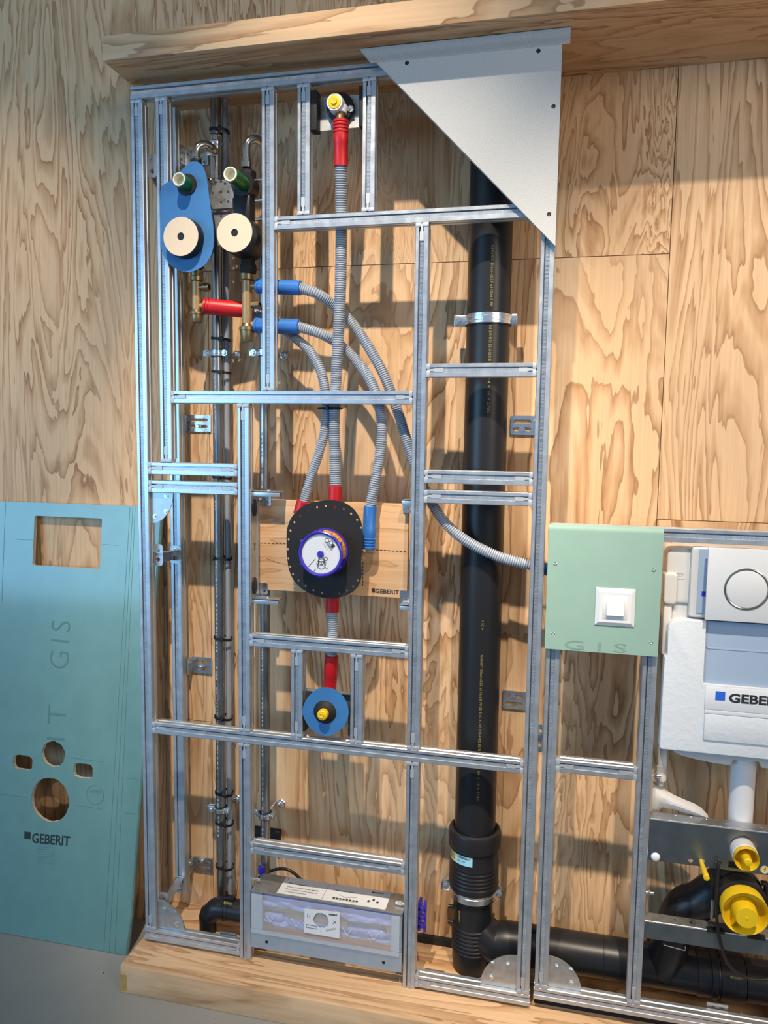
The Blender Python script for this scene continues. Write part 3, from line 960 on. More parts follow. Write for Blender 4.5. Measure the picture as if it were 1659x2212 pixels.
def bent_text(s, za, zb2, b0, b1, rad, par, bold=0.0, mat='ink'):
    mm = text_mesh(s, (0, 0, 0), (1, 0, 0), (0, 1, 0), None, None, None, bold, lift=(0, 0, 0))
    vs = []
    for v in mm.v:
        a = b0 + (b1 - b0) * v.x
        vs.append((PXX + rad * math.sin(a), PYY - rad * math.cos(a), za + (zb2 - za) * v.y))
    return MB().add(vs, mm.f).build('printed_lettering', M[mat], par, smooth=False)
bent_text('GEBERIT', zl1 - .008, zl1 - .002, am + .05, a1 - .06, .0662, lb2, .03)
bent_text('Silent-db20', zl0 + .009, zl0 + .013, am + .05, a1 - .3, .0662, lb2)
# lower bend: ribbed body that turns into the horizontal drain
BR_ = 0.0535
zh = 0.168                     # axis of the horizontal drain
body = MB().lathe((PXX, PYY, 0), (0, 0, 1), [(PLZ + .0005, .050), (PLZ + .03, BR_)] + [x for k in range(7) for x in ((PLZ + .055 + k * .011, BR_), (PLZ + .058 + k * .011, BR_ + .0022), (PLZ + .062 + k * .011, BR_ + .0022), (PLZ + .065 + k * .011, BR_))] + [(zcl - .004, BR_), (zcl - .002, .0600), (zcl, .0600)], 56)
bd = body.build('drain_bend', M['blackpipe'], sk)
path = catmull([(PXX + .005, PYY - .002, .205), (PXX + .055, PYY - .002, .165), (PXX + .098, PYY - .001, zh), (PXX + .135, PYY, zh)], .008)
MB().tube(path, [.047 + .006 * min(1, i / 8) for i in range(len(path))], 40).build('branch', M['blackpipe'], bd)
for dz in (at(966, 1957, PYY - .012).z, at(966, 1990, PYY - .012).z):
    MB().cyl((PXX - BR_ - .012, PYY - .012, dz), (PXX - BR_ + .006, PYY - .012, dz), .0055, seg=14).build('terminal_pin', M['black'], bd)
a2 = math.asin((at(992, 1985, PYY - .05).x - PXX) / BR_)
def vert_text(s, z_top, z_bot, ang, h, rad, par, mat='ink_yellow'):
    mm = text_mesh(s, (0, 0, 0), (1, 0, 0), (0, 1, 0), None, None, None, .02, lift=(0, 0, 0))
    vs = []
    for v in mm.v:
        a = ang + (v.y - .5) * h / rad
        vs.append((PXX + (rad + .0005) * math.sin(a), PYY - (rad + .0005) * math.cos(a), z_top + (z_bot - z_top) * v.x))
    return MB().add(vs, mm.f).build('printed_lettering', M[mat], par, smooth=False)
vert_text('\u25a0GEBERIT', at(992, 1971, PYY - .05).z, at(992, 1995, PYY - .05).z, a2, .0055, BR_, bd)

def pipe_clamp(cx, cy, z, r, h, label, ear=.026, cat='clamp', group='zinc pipe clamps', ear_l=True, nut=None, back_rod=True, rubber=True):
    t = thing('pipe_clamp', label, cat, (cx, cy, z), group)
    ring = [(-h / 2, r + .0012), (-h / 2, r + .0035), (-h * .25, r + .0035), (-h * .2, r + .0048), (h * .2, r + .0048), (h * .25, r + .0035), (h / 2, r + .0035), (h / 2, r + .0012)]
    MB().lathe((cx, cy, z), (0, 0, 1), ring, 48, closed=True).build('band', M['bright'], t)
    if rubber:
        MB().lathe((cx, cy, z), (0, 0, 1), [(-h * .62, r + .0003), (-h * .62, r + .003), (h * .62, r + .003), (h * .62, r + .0003)], 48, closed=True).build('rubber_lining', M['rubber'], t)
    for s in (-1, 1):
        m = MB().box((cx + s * (r + .002), cy - .007, z - h * .55), (cx + s * (r + ear * (1 if s < 0 else .55)), cy - .004, z + h * .55), .001)
        m.box((cx + s * (r + .002), cy + .004, z - h * .55), (cx + s * (r + ear * (1 if s < 0 else .55)), cy + .007, z + h * .55), .001)
        ea = m.build('ear', M['bright'], t)
        xb = cx + s * (r + ear * (.55 if s < 0 else .32))
        mb = MB().bolt((xb, cy - .007, z), (0, -1, 0), min(.0055, h * .4), .005)
        mb.cyl((xb, cy - .007, z), (xb, cy + .012, z), .003, seg=10)
        mb.build('bolt', M['bright'], t)
    if back_rod:
        MB().cyl((cx, cy + r + .003, z), (cx, YW, z), .005, seg=12).build('threaded_rod', M['bright'], t)
    return t
zc1 = at(1056, 684, PYY - .06).z
pipe_clamp(PXX, PYY, zc1, PR, .024, 'wide zinc clamp round the upper part of the black drain pipe', ear=.032)
pipe_clamp(PXX, PYY, zcl - .0150, .0610, .022, 'wide zinc clamp under the ribbed socket of the black drain pipe', ear=.026)

# horizontal drain along the plinth
hp = thing('horizontal_drain', 'black drain pipe lying along the wall behind the right frame', 'pipe', (0.35, PYY, PLZ))
XH0 = PXX + .1352
HR = 0.0525
xj = at(1305, 2050, PYY - .05).x
m = MB().lathe((XH0, PYY, zh), (1, 0, 0), [(0, HR), (0.0025, HR + .0015), (.006, HR), (xj - XH0, HR)], 44)
m.build('pipe', M['blackpipe'], hp)
MB().lathe((xj, PYY, zh), (1, 0, 0), [(0, HR), (.001, HR + .0012), (.003, HR + .0012), (.004, HR + .0002), (.30, HR + .0002)], 44).build('pipe', M['blackpipe'], hp)
xk = at(1520, 2108, PYY - .05).x
MB().lathe((xk - .012, PYY, zh), (1, 0, 0), [(0, HR), (.001, HR + .002), (.032, HR + .002), (.034, HR + .006), (.048, HR + .006), (.050, HR + .002), (.056, HR + .001), (.060, HR)], 44).build('pipe_collar', M['black'], hp)
xm = at(1560, 2110, PYY - .05).x
MB().lathe((xm, PYY, zh), (1, 0, 0), [(0, HR * .9), (.001, HR + .004), (.058, HR + .004), (.060, HR * .9)], 44).build('electroweld_sleeve', M['black'], hp)
MB().lathe((xm + .061, PYY, zh), (1, 0, 0), [(0, HR * .98), (1.0, HR * .98)], 44).build('pipe', M['blackpipe'], hp)
p0 = at(1577, 2117, PYY - HR - .004)
text_mesh('\u25a0GEBERIT', p0 + Vector((0, .002, .0)), (at(1605, 2121, p0.y) - at(1577, 2117, p0.y)).length * Vector((1, 0, 0)), (0, 0, .006), M['ink_yellow'], 'printed_lettering', hp, .02, lift=(0, -.0035, .006))
MB().box((XH0 + .012, PYY - .02, zh + HR - .001), (XH0 + .05, PYY + .0, zh + HR + .010), .002).build('terminal_block', M['black'], hp)
MB().box((XH0 + .014, PYY - .016, zh + HR + .010), (XH0 + .022, PYY - .006, zh + HR + .024), .002).build('terminal_pin', M['black'], hp)
# dark skirting strip along the foot of the wall
sk_ = MB().box((at(880, 2030, YW).x, YW - .012, PLZ), (PXX - .03, YW, PLZ + .022)).build('rubber_strip', M['rubber'])
tag(sk_, 'black strip along the foot of the plywood wall left of the drain bend', 'strip')

# ------------------------------------------------------------------ steel riser, conduit and second riser
def vpipe(px, py, Y, r, z0, z1, name, label, cat, mat, group=None):
    x = at(px, py, Y).x
    t = thing(name, label, cat, (x, Y, z0), group)
    MB().lathe((x, Y, z0), (0, 0, 1), [(0, r), (z1 - z0, r)], 28).build('tube', M[mat], t)
    return t, x
YA = 0.142
ta, XA = vpipe(474, 1300, YA, .0142, PLZ + .045, CANZ0 - .001, 'riser_pipe', 'steel riser pipe on the left with the grey tube strapped beside it', 'pipe', 'pipe_steel')
tcd, XCD = vpipe(493, 1300, YA + .012, .0078, PLZ + .085, CANZ0 - .001, 'conduit', 'thin grey plastic tube strapped beside the left steel riser', 'pipe', 'conduit')
YC = 0.120
zc0 = at(573, 1882, YC).z; zc9 = at(570, 868, YC).z
tc_, XC = vpipe(573, 1500, YC, .0142, zc0, 2.03, 'riser_pipe', 'second steel riser pipe, behind the post left of the wooden board', 'pipe', 'pipe_steel')
def specks(par, x, Y, r, z0, z1, ang, seed):
    """printed line of small marks along a steel pipe"""
    rnd = random.Random(seed); m = MB(); z = z1
    while z > z0:
        L = rnd.uniform(.003, .010)
        for (a, w) in ((ang, .0013), (ang + .10, .0010)):
            if rnd.random() < .75:
                vs = []
                for zz_ in (z, z - L):
                    for s in (-1, 1):
                        aa = a + s * w / r
                        vs.append((x + (r + .0003) * math.sin(aa), Y - (r + .0003) * math.cos(aa), zz_))
                m.add(vs, [(0, 1, 3, 2)])
        z -= L + rnd.uniform(.002, .009)
    return m.build('printed_marks', M['ink_grey'], par, smooth=False)
specks(ta, XA, YA, .0142, .35, 1.75, -.25, 3)
specks(tc_, XC, YC, .0142, .35, 1.55, -.25, 5)
# press fittings at the top of the riser
zt0 = at(474, 292, YA).z; zt1 = at(474, 398, YA).z
m = MB().lathe((XA, YA, 0), (0, 0, 1), [(zt1, .0150), (zt1 + .002, .0185), (zt1 + .010, .0185), (zt1 + .012, .0160), (zt1 + .075, .0165), (zt0 - .030, .0165), (zt0 - .026, .0185), (zt0 - .018, .0185), (zt0 - .016, .0165), (zt0 - .006, .0165), (zt0 - .003, .0185), (zt0, .0165), (zt0 + .001, .0145)], 32)
pf = m.build('press_tee', M['chrome'], ta)

def cable_tie(z, label, tilt=0.0, dx=0.0):
    c = Vector(((XA + XCD) / 2, YA + .004, z))
    rx = (XCD - XA) / 2 + .0145; ry = .0200
    pts = []
    for k in range(40):
        a = 2 * PI * k / 40
        ca, sa = math.cos(a), math.sin(a)
        x = c.x + rx * math.copysign(abs(ca) ** .7, ca) - .002
        pts.append((x, c.y + ry * math.copysign(abs(sa) ** .8, sa), z + tilt * ca))
    m = MB()
    n = len(pts)
    for k in range(n):
        a, b = Vector(pts[k]), Vector(pts[(k + 1) % n])
        oo = Vector((a.x - c.x, a.y - c.y, 0)).normalized() * .0016; o2 = Vector((b.x - c.x, b.y - c.y, 0)).normalized() * .0016
        h = Vector((0, 0, .0034))
        m.add([a - h, b - h, b + h, a + h, a - h + oo, b - h + o2, b + h + o2, a + h + oo],
              [(4, 5, 6, 7), (0, 3, 2, 1), (3, 7, 6, 2), (0, 1, 5, 4)])
    t = thing('cable_tie', label, 'cable tie', (c.x, c.y, z), 'black cable ties round the riser and grey tube')
    m.build('strap', M['black'], t)
    MB().box((c.x + dx - .004, c.y - ry - .006, z - .005), (c.x + dx + .004, c.y - ry - .0003, z + .005), .001).build('tie_head', M['black'], t)
for py, nm, dx in ((277, 'black cable tie round riser and tube, the topmost one above the press tee', .01), (731, 'black cable tie round riser and tube, just above the upper clamp', .012),
                   (803, 'black cable tie round riser and tube, just below the upper clamp', .012), (1032, 'black cable tie under the paired short crossbars on the left', .0),
                   (1207, 'black cable tie beside the middle spacer arm, with its head on the left', -.02), (1381, 'black cable tie just above the middle left wall bracket', .005),
                   (1553, 'black cable tie just above the long crossbar', .005), (1717, 'black cable tie just above the lower riser clamp', .012),
                   (1781, 'black cable tie just below the lower riser clamp', .012), (1876, 'black cable tie lowest on the riser, above the black elbow', .01)):
    cable_tie(at(480, py, YA - .012).z, nm, -.003, dx)
pipe_clamp(XA, YA, at(474, 763, YA).z, .0146, .016, 'small zinc clamp on the left riser below the brass fittings', ear=.026)
pipe_clamp(XA, YA, at(473, 1747, YA).z, .0146, .016, 'small zinc clamp on the left riser near the black elbow', ear=.026)
pipe_clamp(XC, YC, at(575, 1760, YC).z, .0146, .016, 'small zinc clamp on the second riser near the bottom', ear=.026)
pipe_clamp(XC, YC, at(575, 762, YC).z, .0146, .016, 'small zinc clamp on the second riser, half hidden by a post', ear=.028)
def wall_stud(px, py, label):
    p = at(px, py, YW - .006)
    t = thing('wall_stud', label, 'bolt', (p.x, YW, p.z), 'round zinc studs on the plywood wall')
    MB().lathe((p.x, YW, p.z), (0, -1, 0), [(0, .0125), (.003, .0125), (.005, .0105), (.006, .006), (.007, .0058)], 24).build('flange', M['bright'], t)
    MB().lathe((p.x, YW - .007, p.z), (0, -1, 0), [(0, .0075), (.007, .0075), (.008, .0055), (.008, .003), (.012, .003)], 6).build('nut', M['bright'], t)
wall_stud(510, 766, 'round zinc stud on the wall right of the upper riser clamp')
wall_stud(612, 767, 'round zinc stud on the wall right of the second post, under the blue sleeves')
wall_stud(512, 1727, 'round zinc stud on the wall beside the lower left riser clamp')
wall_stud(607, 1737, 'round zinc stud on the wall right of the second riser near the bottom')
# black plate behind the second riser
m = MB().box(at(545, 1790, YW - .022), at(608, 1815, YW - .001) + Vector((0, 0, 0)), .002)
tag(m.build('black_plate', M['rubber']), 'small black plate on the wall behind the second riser', 'plate')

# black elbow at the bottom left
eb = thing('drain_elbow', 'black plastic elbow at the bottom left turning down behind the bottom rail', 'elbow', at(450, 2010, .085))
YE = 0.088
c1 = at(449, 1972, YE); hz = at(500, 1964, YE)
zE = at(490, 1963, YE).z
pth = catmull([(c1.x, YE, PLZ + .001), (c1.x, YE, PLZ + .05), (c1.x + .006, YE, zE - .025), (c1.x + .03, YE, zE - .003), (c1.x + .055, YE, zE)], .006)
MB().tube(pth, [.0245 + .006 * min(1, max(0, (i - 5) / 10)) for i in range(len(pth))], 36).build('bend', M['blackpipe'], eb)
x9 = -0.79
MB().lathe((c1.x + .0552, YE, zE), (1, 0, 0), [(0, .029), (.001, .0325), (.004, .0325), (.005, .0305), (.012, .0305), (.013, .0318), (.016, .0318), (.017, .0305), (x9 - c1.x - .055 - .001, .0305), (x9 - c1.x - .055, .028)], 40).build('socket', M['black'], eb)
MB().box((c1.x + .052, YE - .008, zE + .030), (c1.x + .085, YE + .008, zE + .040), .002).build('terminal_block', M['black'], eb)
MB().cyl((c1.x + .058, YE, zE + .040), (c1.x + .058, YE, zE + .052), .005, seg=12).build('terminal_pin', M['black'], eb)
pa = at(484, 1951, YE - .0285)
text_mesh('\u25a0GEBERIT', pa, (.026, 0, -.001), (0, .002, .0065), M['ink_yellow'], 'printed_lettering', eb, .03, lift=(0, -.0022, 0))

# ------------------------------------------------------------------ valves at the upper left
def valve_core(t, disc, Yf, Yb, rpx, green, Gf, Gb, grpx):
    """cream plug in its black shell, green spindle sleeve with its ivory rim"""
    p = at(*disc, Yf); r = mpp(*disc, Yf) * rpx
    MB().lathe((p.x, 0, p.z), (0, 1, 0), [(Yf + .0008, r * .93), (Yf + .001, r * .99), (Yf + .004, r * 1.0), (Yf + .012, r * 1.03), (Yb, r * 1.03)], 48).build('insulating_shell', M['black'], t)
    pl_ = plate_xz([circle2(p.x, p.z, r * .985, 48), circle2(p.x, p.z, r * .2, 20)], Yf - .0015, Yf + .0007)
    pl_.build('plug', M['cream'], t, smooth=False)
    g = at(*green, Gf); gr = mpp(*green, Gf) * grpx
    MB().lathe((g.x, 0, g.z), (0, 1, 0), [(Gf + .003, gr * .80), (Gf + .003, gr * .98), (Gf + .004, gr * 1.03), (Gb, gr * 1.08), (Gb, gr * .80)], 36, closed=True).build('spindle_sleeve', M['green'], t)
    MB().lathe((g.x, 0, g.z), (0, 1, 0), [(Gf + .034, gr * .72), (Gf + .001, gr * .76), (Gf, gr * .82), (Gf, gr * .96), (Gf + .003, gr * 1.0), (Gf + .003, gr * .81), (Gf + .034, gr * .79)], 36, closed=True).build('ivory_rim', M['ivory'], t)
    MB().lathe((g.x, 0, g.z), (0, 1, 0), [(Gf + .020, gr * .755), (Gf + .0205, gr * .3)], 36).build('spindle', M['ivory'], t)
    return p, r, g, gr

def chrome_bow(t, pts, r=.0105, collar=0):
    pth = catmull(pts, .004)
    b = MB().tube(pth, r, 28).build('chrome_bow', M['chrome'], t)
    return b

YV = 0.040
lv = thing('shut_off_valve', 'left shut-off valve with green spindle, its cream plug showing through the blue sheet', 'valve', at(404, 560, YV))
p, r, g, gr = valve_core(lv, (391, 511), -.034, .055, 38, (386, 387), -.050, .03, 13.5)
MB().lathe((g.x, 0, g.z), (0, 1, 0), [(-.012, gr * 1.16), (-.011, gr * 1.55), (-.0065, gr * 1.6)], 36).build('rubber_ring', M['rubber'], lv)
vx = at(424, 330, YV).x
MB().lathe((vx, YV, 0), (0, 0, 1), [(p.z - r * 1.3, .016), (g.z + .015, .016), (g.z + .02, .020), (g.z + .035, .020), (g.z + .04, .0135), (at(422, 345, YV).z, .0135)], 28).build('body', M['black'], lv)
MB().lathe((vx, YV, at(422, 350, YV).z), (0, 0, 1), [(0, .0115), (.002, .0135), (.008, .0135), (.010, .0115)], 24).build('press_collar', M['chrome'], lv)
zt = at(422, 312, YV).z
chrome_bow(lv, [(vx, YV, at(422, 352, YV).z), (vx, YV, zt - .018), (vx + .006, YV + .004, zt - .004), (vx + .02, YV + .018, zt + .004), (vx + .030, YV + .045, zt - .002), (XA - .012, YA - .012, at(468, 330, YA).z)])

rv = thing('shut_off_valve', 'right shut-off valve with bare black body, green spindle and cream plug', 'valve', at(520, 560, YV))
p2, r2_, g2, gr2 = valve_core(rv, (507, 503), -.036, .060, 38.5, (496.5, 375.5), -.052, .035, 14.5)
vx2 = at(538, 400, YV).x
MB().lathe((g2.x, 0, g2.z), (0, 1, 0), [(.022, gr2 * 1.1), (.022, gr2 * 1.72), (.030, gr2 * 1.8), (.060, gr2 * 1.8)], 36).build('body', M['black'], rv)
m = MB().box((g2.x - .026, .024, p2.z + r2_ * .6), (g2.x + .020, .052, g2.z - .018), .004)
m.box((g2.x - .030, .026, g2.z - .060), (g2.x + .020, .056, g2.z - .030), .004)
m.build('housing', M['black'], rv)
m = MB().lathe((g2.x + .006, YV + .004, 0), (0, 0, 1), [(p2.z - r2_ * 1.75, .020), (p2.z - r2_ * 1.62, .023), (p2.z - r2_ * 1.35, .023), (p2.z - r2_ * 1.2, .019), (g2.z + .012, .019), (g2.z + .018, .023), (g2.z + .034, .023), (g2.z + .040, .014)], 8)
m.build('valve_column', M['rubber'], rv)
for dz in (.012, -.038, -.085, -.125):
    MB().cyl((g2.x + .028, YV, g2.z + dz), (g2.x + .050, YV, g2.z + dz), .004, seg=12).build('clamp_screw', M['bright'], rv)
vxr = at(533, 335, YV).x
zt2 = at(533, 300, YV).z
MB().lathe((vxr, YV, at(533, 352, YV).z - .014), (0, 0, 1), [(0, .0125), (.002, .0145), (.016, .0145), (.018, .0120), (.024, .0120)], 24).build('press_collar', M['chrome'], rv)
chrome_bow(rv, [(vxr, YV, at(533, 352, YV).z), (vxr, YV, zt2 - .018), (vxr + .006, YV + .004, zt2 - .004), (vxr + .020, YV + .018, zt2 + .004), (vxr + .032, YV + .045, zt2 - .006), (vxr + .040, YV + .070, zt2 - .022)])

# blue sealing sheet round the left valve
YS = -0.0065
sh = [(424, 349), (436, 356), (444, 374), (449, 400), (454, 440), (461, 490), (462, 525), (456, 552), (440, 574), (415, 587), (392, 586), (368, 572), (352, 548), (347, 520), (346, 470), (346, 425), (349, 404), (362, 394), (376, 384), (396, 364), (410, 351)]
lp = smooth2(px_loop(sh, YS), .006)
hole1 = circle2(p.x, p.z, r * 1.035, 32); hole2 = circle2(g.x, g.z, gr * 1.12, 24)
bs = plate_xz([lp, hole1, hole2], YS - .0008, YS + .0012).build('sealing_sheet', M['blue_sheet'], smooth=False)
tag(bs, 'blue pear-shaped rubber sheet stretched over the left shut-off valve', 'sealing sheet')

# perforated steel holder between the valves
hd = thing('valve_holder', 'perforated steel holder plates between the two shut-off valves', 'holder', at(485, 470, .06))
YH = .062
up_ = [(458, 402), (466, 400), (472, 389), (500, 386), (503, 412), (507, 430), (513, 438), (513, 446), (454, 452), (454, 425)]
hl = [circle2(at(x, y, YH).x, at(x, y, YH).z, .0036, 10) for x, y in ((477.5, 392), (486, 396.5), (477, 415), (493, 414), (478, 437), (485, 433), (493, 436), (453.5 + 6, 417))]
plate_xz([px_loop(up_, YH)] + hl, YH, YH + .003).build('upper_plate', M['steel_dull'], hd, smooth=False)
hl2 = [circle2(at(477.5, 467, YH).x, at(477.5, 467, YH).z, .0036, 10)]
plate_xz([px_loop([(458, 459), (512, 456), (512, 490), (494, 530), (462, 530)], YH)] + hl2, YH, YH + .003).build('lower_plate', M['steel_dull'], hd, smooth=False)
a = at(478, 450, YH); 
MB().box((a.x - .032, YH - .012, a.z - .004), (a.x + .036, YH + .002, a.z - .001)).build('folded_edge', M['steel_dull'], hd)
MB().lathe(at(455, 388, YH - .006), (0, -1, 0), [(-.012, .006), (0, .006), (.006, .0045), (.008, .002)], 16).build('bolt', M['chrome'], hd)

# brass tees
def brass_tee(px, ynut, ybody, ybot, wpx, Y, label, ports):
    x = at(px, ybody, Y).x; zt_ = at(px, ynut, Y).z; zb_ = at(px, ybot, Y).z
    k = mpp(px, ybody, Y)
    t = thing('brass_tee', label, 'fitting', (x, Y, zb_))
    R_ = wpx * k
    L = zt_ - zb_
    MB().lathe((x, Y, zb_ + L * .24), (0, 0, 1), [(0, R_ * .8), (.004, R_ * .86), (L * .56, R_ * .84), (L * .60, R_ * .9)], 28).build('body', M['brass_tan'], t)
    MB().lathe((x, Y, zb_ + L * .79), (0, 0, 1), [(0, R_ * 1.2), (.002, R_ * 1.3), (L * .09, R_ * 1.3), (L * .10, R_ * 1.15), (L * .12, R_ * 1.2), (L * .20, R_ * 1.35), (L * .21, R_ * 1.1)], 12).build('union_nut', M['brass'], t)
    MB().lathe((x, Y, zb_), (0, 0, 1), [(.0, R_ * .92), (.002, R_ * 1.0), (L * .11, R_ * 1.12), (L * .15, R_ * 1.15), (L * .155, R_ * 1.28), (L * .20, R_ * 1.28), (L * .205, R_ * 1.05), (L * .25, R_ * .8)], 28).build('end_nozzle', M['brass'], t)
    for (y, ln, rr, kind) in ports:
        z = at(px, y, Y).z
        if kind == 'open':
            MB().lathe((x, Y, z), (1, 0, 0), [(0, rr * .7), (ln * .5, rr * .7), (ln * .55, rr), (ln * .95, rr), (ln, rr * .88), (ln, rr * .6), (ln * .7, rr * .55)], 20).build('side_port', M['brass'], t)
        else:
            MB().lathe((x, Y, z), (1, 0, 0), [(0, rr), (ln * .7, rr), (ln * .72, rr * 1.25), (ln, rr * 1.25)], 20).build('side_port', M['brass_tan'], t)
    return t, x
YBR = 0.048
bt, bx1 = brass_tee(425, 584, 640, 697, 10.5, YBR, 'brass tee hanging below the blue sheet, left end of the red sleeve', [(621, .036, .0115, 'open'), (661, .024, .0070, 'stub')])
bt2, bx2 = brass_tee(534, 571, 650, 740, 12.5, YBR, 'larger brass tee below the right valve with blue sleeves on its right', [(659, .036, .0105, 'open'), (701, .026, .0075, 'stub'), (618, .026, .0075, 'stub')])

# ------------------------------------------------------------------ sleeves and corrugated hoses
def sleeve_thing(a, b, Y, rpx, mat, label, ribs=0, step=None, Y2=None, group=None):
    A = at(*a, Y); B = at(*b, Y if Y2 is None else Y2)
    k = mpp(*a, Y)
    t = sleeve(A, B, rpx * k, ribs, step=step).build('pipe_sleeve', M[mat])
    tag(t, label, 'sleeve', group)
    return t, A, B
YHS = 0.050
sleeve_thing((440, 661), (548, 671.5), YBR, 15.5, 'red', 'red sleeve lying across the left riser between the two brass tees', 2, Y2=.082)
sleeve_thing((555, 618), (650, 622), YHS, 14.5, 'blue', 'upper blue sleeve passing behind the second post', 1)
sleeve_thing((552, 703), (647, 706), YHS, 15, 'blue', 'lower blue sleeve passing behind the second post', 1)
sleeve_thing((736, 258), (736.5, 360), .010, 15.5, 'red', 'red ribbed sleeve under the white tap elbow at the top', 4, step=.5, Y2=.022)
sleeve_thing((725, 1049), (723, 1100), .040, 14, 'red', 'red sleeve entering the black gasket from straight above')
sleeve_thing((656, 1083), (648, 1112), .040, 14.5, 'red', 'red sleeve at the upper left edge of the black gasket')
sleeve_thing((795.5, 1186), (800, 1093), .032, 14.5, 'blue', 'blue ribbed sleeve at the right edge of the black gasket', 4, step=.5)
sleeve_thing((717.5, 1270), (718, 1322), .040, 14, 'red', 'red sleeve just under the black gasket')
sleeve_thing((716.5, 1416), (712, 1492), .040, 14.5, 'red', 'red sleeve above the round blue disc', step=.55)
# ribs at the lower end of the blue sleeve beside the gasket
def hose_thing(pts, label, r=.0150):
    W3 = [at(x, y, Y) for x, y, Y in pts]
    o = corr_hose(W3, r).build('corrugated_hose', M['hose'])
    return tag(o, label, 'hose', 'grey corrugated hoses')
hose_thing([(736.5, 356, .0215), (736.8, 405, .034), (737, 470, .048), (737, 520, .050), (735.5, 620, .048), (730, 745, .046), (724, 860, .046), (722.5, 930, .046), (723.5, 990, .044), (725, 1053, .040)],
           'grey corrugated hose running straight down from the red sleeve at the top')
hose_thing([(545, 671, .081), (562, 679, .083), (598, 700, .084), (640, 732, .078), (672, 762, .072), (694, 805, .064), (704, 855, .060), (704.5, 905, .056), (694, 962, .050), (672, 1030, .046), (656, 1086, .042)],
           'grey corrugated hose curving from under the lower blue sleeve down to the gasket upper left', .0130)
hose_thing([(645, 706, .050), (690, 720, .056), (730, 742, .082), (768, 778, .078), (800, 822, .060), (820, 880, .052), (825, 940, .046), (816, 1010, .040), (800, 1095, .034)],
           'grey corrugated hose curving from the lower blue sleeve down to the blue ribbed sleeve', .0138)
hose_thing([(648, 622, .050), (686, 635, .056), (724, 662, .086), (764, 703, .088), (800, 756, .080), (830, 812, .080), (858, 885, .076), (884, 968, .066), (908, 1036, .056), (938, 1096, .052), (974, 1142, .052), (1020, 1176, .053), (1082, 1204, .053), (1150, 1222, .054), (1187, 1231, .056)],
           'grey corrugated hose sweeping from the upper blue sleeve across the black drain pipe', .0138)
hose_thing([(718, 1318, .040), (719, 1370, .040), (716.5, 1420, .040)], 'short grey corrugated hose between the two red sleeves below the gasket', .0138)
# tie around the two hoses under the crossbar
pz = at(713, 882, .046)
k = mpp(713, 882, .046)
pts = [(pz.x + 24.5 * k * math.copysign(abs(math.cos(a)) ** .6, math.cos(a)), .046 + .0165 * math.copysign(abs(math.sin(a)) ** .8, math.sin(a)), pz.z) for a in [2 * PI * i / 40 for i in range(40)]]
m = MB().tube(pts, .0028, 8, closed=True)
m.box((pz.x - .004, .022, pz.z - .005), (pz.x + .004, .030, pz.z + .005), .001)
tag(m.build('cable_tie', M['black']), 'black tie holding two grey hoses together just under the crossbar', 'cable tie')
p9 = at(1177, 1228, .03)
tag(sleeve(at(1170, 1227, .055), at(1186, 1231, .055), .0155).build('pipe_sleeve', M['blue']), 'dark blue sleeve squeezed between the right post and the green switch board', 'sleeve')

# ------------------------------------------------------------------ tap outlet at the top
to = thing('tap_outlet', 'white tap elbow with yellow plug on a steel plate at the top of the frame', 'outlet', at(735, 283, .04))
YP = .033
po = [(680, 212), (782, 204), (783, 274), (683, 284)]
hs = [circle2(at(x, y, YP).x, at(x, y, YP).z, .0030, 10) for x, y in ((697, 246), (764, 221), (764, 259), (714, 263))]
plate_xz([px_loop(po, YP)] + hs, YP, YP + .003).build('mounting_plate', M['steel_dull'], to, smooth=False)
for x0, x1 in ((-.656 + RW, -.656 + RW + .016), (-.4915 - .010, -.4915)):
    MB().box((x0, .004, at(690, 290, YP).z), (x1, YP + .003, at(690, 205, YP).z), .001).build('side_bracket', M['rubber'], to)
f0 = at(722, 219, -.012); b0 = at(722, 219, -.012)
ctr = Vector((f0.x, 0, f0.z)); kk = mpp(722, 219, -.012)
MB().lathe((ctr.x, 0, ctr.z), (0, 1, 0), [(-.010, 16.2 * kk), (-.010, 17.0 * kk), (-.004, 18.0 * kk), (.018, 18.2 * kk), (.024, 20 * kk), (.030, 20.5 * kk)], 36).build('white_shroud', M['white'], to)
MB().lathe((ctr.x, 0, ctr.z), (0, 1, 0), [(-.016, 4 * kk), (-.0165, 6 * kk), (-.0125, 6.5 * kk), (-.0125, 11 * kk), (-.0118, 13.5 * kk), (-.002, 14.5 * kk)], 32).build('yellow_plug', M['yellow'], to)
MB().lathe((ctr.x + .004, 0, ctr.z), (0, 1, 0), [(.018, 22 * kk), (.019, 29 * kk), (.026, 30 * kk), (.0325, 27 * kk)], 36).build('rubber_collar', M['black'], to)
e0 = at(735, 250, .010)
MB().cyl((e0.x, .012, ctr.z), (e0.x, .010, at(735, 262, .010).z), .012, seg=20).build('brass_neck', M['brass'], to)
MB().cyl((e0.x, .013, ctr.z - .004), (e0.x, .0105, at(735, 246, .010).z), .0185, .016, seg=20).build('white_neck', M['white'], to)
MB().bolt(at(757, 235, .018), (.4, -1, 0), .005, .006).build('bolt', M['bright'], to)

